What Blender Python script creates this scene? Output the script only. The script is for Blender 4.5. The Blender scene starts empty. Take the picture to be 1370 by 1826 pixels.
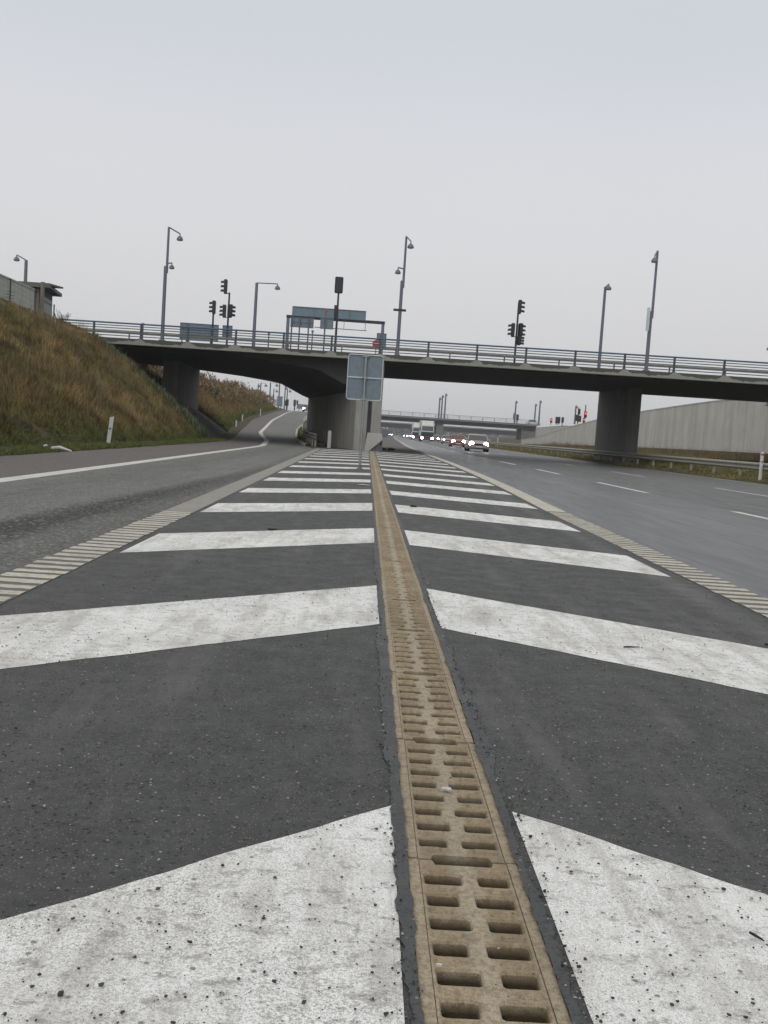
import bpy, math, random
import numpy as np
from math import sin, cos, atan, radians, pi
from mathutils import Vector, Matrix
from mathutils.geometry import tessellate_polygon
random.seed(7); RNG = np.random.default_rng(7)
S = bpy.context.scene
COL = S.collection
# ------------------------------------------------------------------ camera
F_, CX, CY, CAMH = 1775., 685., 913., 0.95
_r = atan(0.0665)
def _rot(x, y):
    a, b = x - CX, -(y - CY)
    return a*cos(_r) - b*sin(_r), a*sin(_r) + b*cos(_r)
_vx, _vy = _rot(650., 771.)
_th = atan(_vy/F_); _ps = atan(_vx/(F_/cos(_th)))
def ray(x, y):
    a, b = _rot(x, y)
    fy = F_*cos(_th) + b*sin(_th); z = b*cos(_th) - F_*sin(_th)
    return Vector((a*cos(_ps) - fy*sin(_ps), a*sin(_ps) + fy*cos(_ps), z))
def at(x, y, Y):
    """world point at distance Y down the road, seen where the photograph shows (x, y)"""
    d = ray(x, y); return d*(Y/d.y) + Vector((0, 0, CAMH))
fwd = ray(CX, CY).normalized()
rgt = (ray(CX+1, CY) - ray(CX, CY)).normalized()
upv = rgt.cross(fwd).normalized()
cam = bpy.data.objects.new('camera', bpy.data.cameras.new('camera')); COL.objects.link(cam)
m3 = Matrix((rgt, upv, -fwd)).transposed()
cam.matrix_world = Matrix.Translation((0, 0, CAMH)) @ m3.to_4x4()
cam.data.sensor_fit = 'VERTICAL'; cam.data.sensor_height = 36; cam.data.lens = F_/1826*36
cam.data.clip_start = 0.05; cam.data.clip_end = 8000
S.camera = cam
# ------------------------------------------------------------------ world, sun, exposure
S.view_settings.view_transform = 'Standard'; S.view_settings.look = 'None'
S.view_settings.exposure = 0.0; S.view_settings.gamma = 1.0; S.view_settings.use_curve_mapping = False
W = bpy.data.worlds.new('World'); S.world = W; W.use_nodes = True
nt = W.node_tree; nt.nodes.clear()
def wn(t, **k):
    n = nt.nodes.new(t)
    for a, v in k.items(): setattr(n, a, v)
    return n
SUN_EL, SUN_AZ = radians(36), radians(205)
sky = wn('ShaderNodeTexSky', sky_type='NISHITA', sun_disc=False); sky.sun_elevation = SUN_EL; sky.sun_rotation = SUN_AZ
sky.air_density = 2.0; sky.dust_density = 6.0
bg1 = wn('ShaderNodeBackground'); bg1.inputs[1].default_value = 0.05
nt.links.new(sky.outputs[0], bg1.inputs[0])
tc = wn('ShaderNodeTexCoord'); sep = wn('ShaderNodeSeparateXYZ'); nt.links.new(tc.outputs['Generated'], sep.inputs[0])
ramp = wn('ShaderNodeValToRGB'); ramp.color_ramp.interpolation = 'B_SPLINE'
el = ramp.color_ramp.elements
el[0].position = 0.0; el[0].color = (.560, .575, .590, 1)
el[1].position = 1.0; el[1].color = (.80, .79, .77, 1)
for p, c in ((.06, (.665, .666, .675, 1)), (.18, (.745, .745, .765, 1)), (.29, (.72, .732, .772, 1)), (.39, (.605, .652, .708, 1)), (.60, (.74, .75, .75, 1))):
    e = el.new(p); e.color = c
nt.links.new(sep.outputs[2], ramp.inputs[0])
nz = wn('ShaderNodeTexNoise'); nz.inputs['Scale'].default_value = 1.6; nz.inputs['Detail'].default_value = 3
nt.links.new(tc.outputs['Generated'], nz.inputs['Vector'])
mr = wn('ShaderNodeMapRange'); mr.inputs[3].default_value = .955; mr.inputs[4].default_value = 1.045
nt.links.new(nz.outputs[0], mr.inputs[0])
vm = wn('ShaderNodeVectorMath', operation='SCALE'); nt.links.new(ramp.outputs[0], vm.inputs[0]); nt.links.new(mr.outputs[0], vm.inputs['Scale'])
bg2 = wn('ShaderNodeBackground'); bg2.inputs[1].default_value = 1.0; # the cloud layer is brighter round the hidden sun, behind the camera
_sun = Vector((sin(SUN_AZ)*cos(SUN_EL), cos(SUN_AZ)*cos(SUN_EL), sin(SUN_EL)))
dp = wn('ShaderNodeVectorMath', operation='DOT_PRODUCT'); nt.links.new(tc.outputs['Generated'], dp.inputs[0]); dp.inputs[1].default_value = _sun
gl_ = wn('ShaderNodeMapRange'); gl_.interpolation_type = 'SMOOTHSTEP'; gl_.inputs[1].default_value = -.1; gl_.inputs[2].default_value = 1.0; gl_.inputs[3].default_value = 1.0; gl_.inputs[4].default_value = 1.75
nt.links.new(dp.outputs['Value'], gl_.inputs[0])
vm2 = wn('ShaderNodeVectorMath', operation='SCALE'); nt.links.new(vm.outputs[0], vm2.inputs[0]); nt.links.new(gl_.outputs[0], vm2.inputs['Scale'])
nt.links.new(vm2.outputs[0], bg2.inputs[0])
mx = wn('ShaderNodeMixShader'); mx.inputs[0].default_value = .94
nt.links.new(bg1.outputs[0], mx.inputs[1]); nt.links.new(bg2.outputs[0], mx.inputs[2])
wo = wn('ShaderNodeOutputWorld'); nt.links.new(mx.outputs[0], wo.inputs[0])
sl = bpy.data.lights.new('sun', 'SUN'); sl.energy = 0.5; sl.angle = radians(30); sl.color = (1, .96, .9)
sun = bpy.data.objects.new('sun', sl); COL.objects.link(sun)
# light comes from behind the camera's left, high: direction towards the sun matches the sky's rotation
_sd = Vector((sin(SUN_AZ)*cos(SUN_EL), cos(SUN_AZ)*cos(SUN_EL), sin(SUN_EL)))
sun.rotation_euler = _sd.to_track_quat('Z', 'Y').to_euler()

# ------------------------------------------------------------------ materials
def mat(name, base, rough=.8, metal=0, spec=.5, emit=None, es=0):
    m = bpy.data.materials.new(name); m.use_nodes = True
    b = m.node_tree.nodes['Principled BSDF']
    b.inputs['Base Color'].default_value = (*base, 1); b.inputs['Roughness'].default_value = rough
    b.inputs['Metallic'].default_value = metal; b.inputs['Specular IOR Level'].default_value = spec
    if emit: b.inputs['Emission Color'].default_value = (*emit, 1); b.inputs['Emission Strength'].default_value = es
    return m
class NB:
    """small node builder"""
    def __init__(s, m): s.m = m; s.t = m.node_tree; s.b = s.t.nodes['Principled BSDF']; s.c = s.t.nodes.new('ShaderNodeTexCoord')
    def n(s, t, **k):
        q = s.t.nodes.new(t)
        for a, v in k.items(): setattr(q, a, v)
        return q
    def l(s, a, b): s.t.links.new(a, b)
    def vec(s, scale=(1, 1, 1), rot=(0, 0, 0), src='Object'):
        q = s.n('ShaderNodeMapping'); q.inputs['Scale'].default_value = scale; q.inputs['Rotation'].default_value = rot
        s.l(s.c.outputs[src], q.inputs[0]); return q.outputs[0]
    def noise(s, sc, det=4, rough=.6, vec=None):
        q = s.n('ShaderNodeTexNoise'); q.inputs['Scale'].default_value = sc; q.inputs['Detail'].default_value = det; q.inputs['Roughness'].default_value = rough
        s.l(vec or s.c.outputs['Object'], q.inputs['Vector']); return q.outputs[0]
    def vor(s, sc, vec=None, feature='F1', out='Distance'):
        q = s.n('ShaderNodeTexVoronoi', feature=feature); q.inputs['Scale'].default_value = sc
        s.l(vec or s.c.outputs['Object'], q.inputs['Vector']); return q.outputs[out]
    def ramp(s, v, stops):
        q = s.n('ShaderNodeValToRGB'); e = q.color_ramp.elements
        while len(e) < len(stops): e.new(.5)
        for i, (p, c) in enumerate(stops):
            e[i].position = p; e[i].color = (c, c, c, 1) if isinstance(c, (int, float)) else (*c, 1)
        s.l(v, q.inputs[0]); return q.outputs[0]
    def mix(s, f, a, b, mode='MIX'):
        q = s.n('ShaderNodeMix', data_type='RGBA', blend_type=mode)
        for i, v in ((0, f), (6, a), (7, b)):
            if hasattr(v, 'links'): s.l(v, q.inputs[i])
            elif i == 0: q.inputs[0].default_value = v
            else: q.inputs[i].default_value = (*v, 1)
        return q.outputs[2]
    def math(s, op, a, b=0.0, c=None):
        q = s.n('ShaderNodeMath', operation=op)
        for i, v in enumerate((a, b) if c is None else (a, b, c)):
            if hasattr(v, 'links'): s.l(v, q.inputs[i])
            else: q.inputs[i].default_value = v
        return q.outputs[0]
    def xyz(s, src='Object'):
        q = s.n('ShaderNodeSeparateXYZ'); s.l(s.c.outputs[src], q.inputs[0]); return q.outputs
    def col(s, v): s.l(v, s.b.inputs['Base Color'])
    def rough(s, v): s.l(v, s.b.inputs['Roughness'])
    def bump(s, v, dist=.01, st=.5):
        q = s.n('ShaderNodeBump'); q.inputs['Distance'].default_value = dist; q.inputs['Strength'].default_value = st
        s.l(v, q.inputs['Height']); s.l(q.outputs[0], s.b.inputs['Normal'])
def asphalt(name, c0, c1, speck=(.25, .24, .22), dens=.12, streak=.5, rough=(.55, .8), agg=260, dark=.4, extra=None, bumpd=.004, spec=.22, gr=0, flecks=0, along=0):
    m = mat(name, c0, spec=spec); k = NB(m)
    big = k.noise(.55, 5, .6, k.vec((1, .25, 1))); mid = k.noise(6, 5, .65, k.vec((1, .08, 1)) if along else None); fine = k.noise(140, 3, .7)
    ag = k.vor(agg); cellc = k.vor(agg, out='Color')
    base = k.mix(k.ramp(big, [(.3, 0), (.7, 1)]), c0, c1)
    base = k.mix(k.ramp(mid, [(.35, .0), (.75, (.3 if along else .55)*streak)]), base, tuple(x*.72 for x in c0))
    # aggregate: single light or dark grains between the binder
    sepc = k.n('ShaderNodeSeparateColor'); k.l(cellc, sepc.inputs[0])
    lightg = k.math('MULTIPLY', k.math('GREATER_THAN', sepc.outputs[0], 1 - dens), k.ramp(ag, [(.2, 1), (.5, 0)]))
    base = k.mix(lightg, base, speck)
    darkg = k.math('MULTIPLY', k.math('LESS_THAN', sepc.outputs[1], dark), k.ramp(ag, [(.1, .8), (.6, 0)]))
    base = k.mix(darkg, base, tuple(x*.35 for x in c0))
    if extra: base = extra(k, base)
    if gr:
        g1 = k.noise(gr, 3, .8); vc = k.vor(gr*1.3, out='Color'); sp = k.n('ShaderNodeSeparateColor'); k.l(vc, sp.inputs[0]); base = k.mix(k.ramp(g1, [(.38, .6), (.5, 0)]), base, tuple(x*.3 for x in c0)); base = k.mix(k.ramp(sp.outputs[0], [(.0, .65), (.5, 0)]), base, tuple(x*.35 for x in c0)); base = k.mix(k.ramp(sp.outputs[1], [(.72, 0), (1.0, .75)]), base, speck)
    base = k.mix(k.ramp(fine, [(.3, .35), (.65, 0)]), base, tuple(x*.5 for x in c0))
    if flecks:
        for sc_, dn, cc_, hi in ((70, .10, (.018, .018, .018), .30), (120, .05, (.22, .20, .17), .24), (45, .03, (.02, .02, .021), .26), (60, .02, (.34, .32, .29), .2)):
            vd = k.vor(sc_); vc = k.vor(sc_, out='Color'); sp = k.n('ShaderNodeSeparateColor'); k.l(vc, sp.inputs[0])
            fl_ = k.math('MULTIPLY', k.math('LESS_THAN', sp.outputs[2], dn), k.ramp(vd, [(hi-.05, 1), (hi+.04, 0)]))
            base = k.mix(fl_, base, cc_)
        g2 = k.noise(26, 6, .8); base = k.mix(k.ramp(g2, [(.34, .5), (.5, 0)]), base, tuple(x*.45 for x in c0)); base = k.mix(k.ramp(g2, [(.55, 0), (.72, .35)]), base, (.15, .148, .14))
        ss = k.noise(2.6, 5, .65, k.vec((1.4, .18, 1))); base = k.mix(k.ramp(ss, [(.52, 0), (.66, .35)]), base, (.125, .125, .12))
    k.col(base); k.rough(k.ramp(mid, [(.3, rough[0]), (.7, rough[1])]))
    k.bump(k.math('ADD', k.math('MULTIPLY', ag, .8), fine), bumpd, .55)
    return m
def band(k, base, x0, slope, half, colr, edge=.12, strength=.85, det=9):
    x = k.xyz(); nn = k.noise(det, 5, .7)
    c = k.math('SUBTRACT', x[0], k.math('MULTIPLY_ADD', x[1], slope, x0))
    d = k.math('ADD', k.math('ABSOLUTE', c), k.math('MULTIPLY', k.math('SUBTRACT', nn, .5), edge*2.5))
    q = k.n('ShaderNodeMapRange'); k.l(d, q.inputs[0]); q.inputs[1].default_value = half - edge; q.inputs[2].default_value = half + edge
    q.inputs[3].default_value = strength; q.inputs[4].default_value = 0
    return k.mix(q.outputs[0], base, colr)
M = {}
M['gore'] = asphalt('gore_asphalt', (.056, .057, .057), (.078, .078, .077), dens=.10, dark=.3, agg=230, rough=(.55, .8), spec=.3, flecks=1,
    extra=lambda k, b: band(k, b, 2.20, .013, .10, (.135, .135, .133), .06, .5))
M['lane_smooth'] = asphalt('smooth_lane_asphalt', (.064, .066, .068), (.084, .086, .088), dens=.05, along=1, rough=(.3, .45), agg=150, bumpd=.0002, spec=.42,
    extra=lambda k, b: band(k, band(k, b, 4.9, 0, .18, (.145, .147, .15), .25, .45, 2), 6.15, 0, .2, (.055, .056, .058), .25, .5, 2))
M['lane_coarse'] = asphalt('coarse_lane_asphalt', (.100, .101, .101), (.138, .138, .136), dens=.35, rough=(.4, .62), agg=60, dark=.3, gr=38, along=1,
    extra=lambda k, b: band(k, band(k, b, 8.3, 0, .5, (.095, .097, .10), .4, .5, 2), 12.4, 0, .5, (.095, .097, .10), .4, .5, 2))
M['ramp_lane'] = asphalt('ramp_asphalt', (.145, .150, .142), (.21, .214, .202), speck=(.30, .30, .28), spec=.10, dens=.35, agg=75, dark=.35, rough=(.6, .85), gr=34, along=1,
    extra=lambda k, b: band(k, band(k, band(k, b, -3.2, .055, .28, (.022, .022, .021), .13, .9, 5), -2.15, 0, .26, (.10, .092, .088), .15, .6, 5), -4.1, .01, .35, (.10, .103, .10), .3, .5, 2))
M['shoulder'] = asphalt('reddish_asphalt', (.115, .100, .096), (.145, .128, .122), dens=.2, agg=80, rough=(.6, .85))
M['shoulder_in'] = asphalt('brown_asphalt', (.10, .092, .088), (.125, .115, .11), dens=.1, agg=80, rough=(.6, .85))
M['deckroad'] = asphalt('deck_asphalt', (.07, .07, .07), (.09, .09, .09))
def paint(name, c, wear=.35, dirt=(.36, .34, .31), streak=True):
    m = mat(name, c, .75); k = NB(m)
    big = k.noise(2.2, 6, .65, k.vec((1, 1, 1), (0, 0, .6))); st = k.noise(3.0, 6, .7, k.vec((2.6, .45, 1), (0, 0, -.55)))
    mid = k.noise(20, 6, .75, k.vec((.8, 1.25, 1))); fine = k.noise(190, 4, .75); vf = k.noise(420, 2, .7)
    b = k.mix(k.ramp(big, [(.45, 0), (.66, .4)]), c, dirt)
    if streak: b = k.mix(k.ramp(st, [(.47, 0), (.62, .5)]), b, dirt)
    b = k.mix(k.ramp(mid, [(.545, 0), (.62, wear*1.1)]), b, tuple(x*.5 for x in dirt))
    w_ = k.noise(1.1, 5, .7, k.vec((1.3, .8, 1), (0, 0, .9))); wm = k.ramp(w_, [(.40, .30), (.60, 1.0)])
    b = k.mix(k.math('MULTIPLY', k.ramp(fine, [(.49, 0), (.57, min(1, wear*1.35))]), wm), b, (.19, .177, .16))
    sk = k.noise(5.5, 7, .8, k.vec((.7, 1.3, 1), (0, 0, .5))); b = k.mix(k.math('MULTIPLY', k.ramp(sk, [(.56, 0), (.62, .55)]), wm), b, (.17, .16, .15))
    b = k.mix(k.ramp(vf, [(.53, 0), (.61, .6)]), b, (.16, .15, .135))
    ch = k.vor(38); cc = k.vor(38, out='Color'); sc = k.n('ShaderNodeSeparateColor'); k.l(cc, sc.inputs[0])
    chips = k.math('MULTIPLY', k.math('GREATER_THAN', sc.outputs[0], .80), k.ramp(k.math('ADD', ch, k.math('MULTIPLY', fine, .5)), [(.40, 1), (.50, 0)]))
    b = k.mix(k.math('MULTIPLY', chips, .8), b, (.10, .095, .09))
    k.col(b); k.bump(k.math('ADD', k.math('MULTIPLY', mid, .6), fine), .004, .5)
    return m
M['paint'] = paint('worn_white_paint', (.82, .82, .81), .5)
M['paint_line'] = paint('line_paint', (.60, .60, .57), .25, (.38, .37, .34), False)
M['paint_beige'] = paint('dirty_beige_paint', (.54, .51, .43), .55, (.30, .28, .24), False)
M['paint_faint'] = paint('faded_line_paint', (.27, .255, .225), .6, (.17, .16, .15), False)
M['paint_gap'] = paint('grimy_paint_film', (.085, .08, .07), .6, (.06, .057, .05), False)
M['seal'] = asphalt('bitumen_seal', (.065, .067, .068), (.09, .092, .094), dens=.02, agg=120, rough=(.45, .7), bumpd=.003)
def drain_mat():
    m = mat('polymer_concrete', (.33, .26, .19), .8); k = NB(m)
    a = k.noise(9, 5, .6, k.vec(src='Object')); b = k.noise(60, 4, .7); f = k.noise(300, 3, .7)
    geo = k.n('ShaderNodeNewGeometry'); w = k.n('ShaderNodeTexNoise'); w.inputs['Scale'].default_value = 3.5; w.inputs['Detail'].default_value = 6
    k.l(geo.outputs['Position'], w.inputs['Vector'])
    x = k.xyz()
    c = k.mix(k.ramp(w.outputs[0], [(.35, 0), (.65, 1)]), (.25, .19, .115), (.385, .31, .205))
    # the middle web and the rails are worn pale, the ribs stained ochre
    web = k.ramp(k.math('ABSOLUTE', x[0]), [(.012, .6), (.035, 0)])
    c = k.mix(web, c, (.47, .41, .31))
    rail = k.ramp(k.math('ABSOLUTE', x[0]), [(.094, 0), (.102, .6)])
    c = k.mix(rail, c, (.42, .35, .255))
    c = k.mix(k.ramp(b, [(.47, 0), (.60, .6)]), c, (.18, .13, .08))
    g3 = k.n('ShaderNodeTexNoise'); g3.inputs['Scale'].default_value = 22; g3.inputs['Detail'].default_value = 8; g3.inputs['Roughness'].default_value = .75; k.l(geo.outputs['Position'], g3.inputs['Vector'])
    c = k.mix(k.ramp(g3.outputs[0], [(.52, 0), (.62, .5)]), c, (.14, .11, .075))
    c = k.mix(k.ramp(g3.outputs[0], [(.34, .4), (.44, 0)]), c, (.46, .42, .35))
    oi = k.n('ShaderNodeObjectInfo'); c = k.mix(k.ramp(oi.outputs['Random'], [(0, 0), (1, .28)]), c, (.16, .13, .09))
    c = k.mix(k.ramp(f, [(.50, 0), (.6, .5)]), c, (.11, .09, .065))
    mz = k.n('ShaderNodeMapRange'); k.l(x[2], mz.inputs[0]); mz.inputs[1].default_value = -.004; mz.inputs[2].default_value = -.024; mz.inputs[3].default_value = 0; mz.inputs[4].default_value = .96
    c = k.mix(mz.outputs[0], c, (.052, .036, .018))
    k.col(c); k.bump(k.math('ADD', b, f), .0025, .6)
    return m
M['drain'] = drain_mat()
M['dirt'] = mat('channel_dirt', (.06, .045, .03), .95)
def concrete(name, c, c2, streak=True, sc=1.0, rough=.85, dk=.62):
    m = mat(name, c, rough); k = NB(m)
    a = k.noise(1.3*sc, 6, .65); s1 = k.noise(2.2*sc, 5, .7, k.vec((1, 1, .06))); s2 = k.noise(9*sc, 4, .7, k.vec((1, 1, .03))); f = k.noise(50, 3, .7)
    b = k.mix(k.ramp(a, [(.3, 0), (.7, 1)]), c, c2)
    if streak:
        b = k.mix(k.ramp(s1, [(.42, 0), (.68, .65)]), b, tuple(x*dk for x in c))
        b = k.mix(k.ramp(s2, [(.5, 0), (.75, .22)]), b, tuple(min(1, x*1.25) for x in c2))
    b = k.mix(k.ramp(f, [(.4, .25), (.7, 0)]), b, tuple(x*.6 for x in c))
    k.col(b); k.bump(f, .006, .4)
    return m
M['wall'] = concrete('board_concrete', (.42, .405, .37), (.53, .52, .485), dk=.62, sc=.45)
M['cwall'] = concrete('central_wall_concrete', (.27, .262, .245), (.35, .342, .32), dk=.6)
M['pier'] = concrete('pier_concrete', (.150, .147, .132), (.205, .20, .182), dk=.65)
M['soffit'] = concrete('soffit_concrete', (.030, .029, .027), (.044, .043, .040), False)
M['barrier'] = concrete('barrier_concrete', (.36, .345, .32), (.43, .42, .39), False)
M['farconc'] = concrete('far_concrete', (.16, .16, .158), (.20, .20, .197), True, .3)
def fascia_mat():
    m = mat('stained_fascia_concrete', (.3, .3, .26), .85); k = NB(m)
    x = k.xyz(); n1 = k.noise(1.6, 6, .7); n2 = k.noise(12, 4, .7)
    # dry pale concrete creeps up at every railing post, the rest of the upper edge is dark with algae
    ph = k.math('PINGPONG', k.math('ADD', x[0], 14.66 - 2.53*4), 1.265)
    peak = k.ramp(k.math('DIVIDE', ph, 1.265), [(0, .27), (.12, .18), (.30, .05), (1, 0)])
    line = k.math('ADD', k.math('ADD', 4.80, peak), k.math('MULTIPLY', k.math('SUBTRACT', n1, .45), .40))
    line = k.math('ADD', line, k.math('MULTIPLY', k.math('SUBTRACT', n2, .5), .05))
    d = k.math('SUBTRACT', x[2], line)
    f = k.ramp(d, [(0, 0), (.025, 1)])
    b = k.mix(f, (.27, .265, .235), (.065, .063, .052))
    b = k.mix(k.ramp(n2, [(.4, .3), (.7, 0)]), b, (.06, .06, .05))
    k.col(b); return m
M['fascia'] = fascia_mat()
def ground_mat():
    m = mat('soil_and_grass', (.06, .055, .025), .95); k = NB(m)
    a = k.noise(.6, 6, .7); b = k.noise(7, 6, .75); f = k.noise(45, 4, .7)
    c = k.mix(k.ramp(a, [(.35, 0), (.65, 1)]), (.052, .058, .018), (.115, .080, .030))
    c = k.mix(k.ramp(b, [(.35, .6), (.65, 0)]), c, (.028, .026, .012))
    c = k.mix(k.ramp(f, [(.45, .5), (.7, 0)]), c, (.03, .025, .015))
    k.col(c); k.bump(k.math('ADD', b, f), .06, .8); return m
M['ground'] = ground_mat()
def veg_mat(name, rough=.8):
    m = mat(name, (.1, .1, .05), rough, spec=.2); k = NB(m)
    at_ = k.n('ShaderNodeAttribute', attribute_name='Col'); k.col(at_.outputs['Color']); return m
M['veg'] = veg_mat('grass_blades')
def cobble():
    m = mat('slope_cobbles', (.1, .1, .09), .9); k = NB(m)
    v = k.vor(5); n = k.noise(2, 5); c = k.mix(k.ramp(v, [(.0, 0), (.6, 1)]), (.12, .115, .10), (.03, .03, .026))
    c = k.mix(k.ramp(n, [(.45, 0), (.65, .6)]), c, (.03, .04, .015)); k.col(c); k.bump(v, .05, .8); return m
M['cobble'] = cobble()
def metal(name, c, rough=.55, met=.5):
    m = mat(name, c, rough, met); k = NB(m); n = k.noise(7, 5, .7); n2 = k.noise(30, 4, .7)
    b = k.mix(k.ramp(n, [(.35, 0), (.7, .6)]), c, tuple(x*.6 for x in c)); b = k.mix(k.ramp(n2, [(.5, 0), (.7, .3)]), b, tuple(x*.5 for x in c))
    k.col(b); return m
M['pole'] = metal('painted_grey_steel', (.125, .135, .175), .5, .2)
M['pole_dark'] = metal('dark_steel', (.022, .024, .035), .5, .2)
M['black'] = metal('black_housing', (.008, .008, .011), .5, 0)
M['galv'] = metal('galvanised_steel', (.30, .33, .34), .45, .6)
M['galv_dirty'] = metal('weathered_steel', (.17, .165, .14), .6, .3)
M['galv_pale'] = metal('pale_weathered_steel', (.27, .26, .225), .7, .1)
M['blue'] = metal('blue_rail_paint', (.045, .10, .19), .45, .1)
M['railgrey'] = metal('grey_rail_paint', (.085, .10, .12), .5, .2)
M['signback'] = metal('sign_back', (.165, .21, .24), .55, .25)
M['signframe'] = metal('sign_frame', (.50, .54, .55), .4, .5)
M['teal'] = metal('sign_back_blue', (.14, .20, .235), .55, .15)
M['white'] = metal('white_plastic', (.55, .55, .53), .5, 0)
M['red'] = mat('red_reflector', (.35, .03, .02), .4)
M['rubber'] = mat('rubber', (.012, .012, .012), .85)
M['glass'] = mat('car_glass', (.02, .025, .03), .08, 0, .8)
M['head'] = mat('lit_headlight', (1, 1, 1), .3, emit=(1, .90, .93), es=26)
M['dimhead'] = mat('headlight_lens', (.5, .5, .5), .2)
M['redlamp'] = mat('lit_red_lamp', (.6, .02, .01), .3, emit=(1, .06, .02), es=2.2)
M['orangelamp'] = mat('lit_orange_lamp', (.8, .3, .1), .3, emit=(1, .45, .12), es=8)
M['wood'] = metal('brown_cladding', (.075, .064, .052), .8, 0)
M['wood2'] = metal('weathered_timber', (.16, .145, .12), .8, 0)
M['roofm'] = metal('roof_felt', (.11, .115, .10), .8, 0)
M['palewall'] = concrete('pale_green_wall', (.34, .36, .31), (.44, .455, .40), True)
M['twig'] = mat('dead_twig', (.018, .014, .011), .9)
M['stone'] = mat('stones', (.03, .03, .032), .85)
k_ = NB(M['stone']); a_ = k_.n('ShaderNodeAttribute', attribute_name='Col'); k_.col(a_.outputs['Color'])

# ------------------------------------------------------------------ mesh helpers
class MB:
    def __init__(s): s.v = []; s.f = []
    def add(s, vs, fs):
        o = len(s.v); s.v += [tuple(p) for p in vs]; s.f += [tuple(i + o for i in q) for q in fs]; return s
    def box(s, x0, x1, y0, y1, z0, z1):
        return s.add([(x0,y0,z0),(x1,y0,z0),(x1,y1,z0),(x0,y1,z0),(x0,y0,z1),(x1,y0,z1),(x1,y1,z1),(x0,y1,z1)],
                     [(0,3,2,1),(4,5,6,7),(0,1,5,4),(1,2,6,5),(2,3,7,6),(3,0,4,7)])
    def tube(s, pts, rad, n=8, cap=True):
        pts = [Vector(p) for p in pts]; rad = rad if isinstance(rad, (list, tuple)) else [rad]*len(pts)
        o = len(s.v); N = len(pts)
        for i, p in enumerate(pts):
            d = (pts[min(i+1, N-1)] - pts[max(i-1, 0)]).normalized()
            u = d.cross(Vector((0, 0, 1))) if abs(d.z) < .95 else d.cross(Vector((0, 1, 0)))
            u.normalize(); w = u.cross(d)
            for j in range(n):
                a = 2*pi*(j+.5)/n; s.v.append(tuple(p + (u*cos(a) + w*sin(a))*rad[i]))
        for i in range(N-1):
            for j in range(n):
                a = o+i*n+j; b = o+i*n+(j+1) % n; s.f.append((a, b, b+n, a+n))
        if cap: s.f.append(tuple(o+j for j in range(n))[::-1]); s.f.append(tuple(o+(N-1)*n+j for j in range(n)))
        return s
    def lathe(s, c, prof, n=14, axis='z'):
        o = len(s.v)
        for r, h in prof:
            for j in range(n):
                a = 2*pi*j/n
                p = (r*cos(a), r*sin(a), h) if axis == 'z' else ((r*cos(a), h, r*sin(a)) if axis == 'y' else (h, r*cos(a), r*sin(a)))
                s.v.append((c[0]+p[0], c[1]+p[1], c[2]+p[2]))
        for i in range(len(prof)-1):
            for j in range(n):
                a = o+i*n+j; b = o+i*n+(j+1) % n; s.f.append((a, b, b+n, a+n))
        s.f.append(tuple(o+j for j in range(n))[::-1]); s.f.append(tuple(o+(len(prof)-1)*n+j for j in range(n)))
        return s
    def prism(s, poly, z0, z1):
        """vertical prism from a plan polygon (counter-clockwise)"""
        n = len(poly); vs = [(x, y, z0) for x, y in poly] + [(x, y, z1) for x, y in poly]
        fs = [(i, (i+1) % n, n+(i+1) % n, n+i) for i in range(n)]
        tri = tessellate_polygon([[Vector((x, y, 0)) for x, y in poly]])
        fs += [(a+n, b+n, c+n) for a, b, c in tri] + [(c, b, a) for a, b, c in tri]
        return s.add(vs, fs)
    def build(s, name, m, parent=None, smooth=False, **tags):
        me = bpy.data.meshes.new(name); me.from_pydata(s.v, [], s.f); me.update()
        for q in (m if isinstance(m, (list, tuple)) else [m]): me.materials.append(q)
        if smooth: me.shade_smooth()
        o = bpy.data.objects.new(name, me); COL.objects.link(o)
        if parent is not None:
            o.parent = parent
            # mesh data is written in world coordinates for fixed things: keep it there
            if parent.get('_world'): o.location = -Vector(parent.location)
        for a, v in tags.items(): o[a] = v
        return o
def tag(o, label=None, cat=None, group=None, kind=None):
    for a, v in (('label', label), ('category', cat), ('group', group), ('kind', kind)):
        if v: o[a] = v
    return o
def thing(name, label, cat, loc=(0, 0, 0), group=None, world=False, rz=0):
    o = bpy.data.objects.new(name, None); COL.objects.link(o); o.location = loc; o.rotation_euler.z = rz
    tag(o, label, cat, group)
    if world: o['_world'] = 1
    return o
def dup(root, loc, rz=None, label=None, group=None):
    r = root.copy(); COL.objects.link(r); r.location = loc
    if rz is not None: r.rotation_euler.z = rz
    if label: r['label'] = label
    if group: r['group'] = group
    for ch in list(root.children):
        c = ch.copy(); COL.objects.link(c); c.parent = r
        for g in list(ch.children):
            d = g.copy(); COL.objects.link(d); d.parent = c
    return r
def ip(tab, y):
    if y <= tab[0][0]: return tab[0][1]
    for (a, b), (c, d) in zip(tab, tab[1:]):
        if y <= c: return b + (d-b)*(y-a)/(c-a)
    return tab[-1][1]

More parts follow.
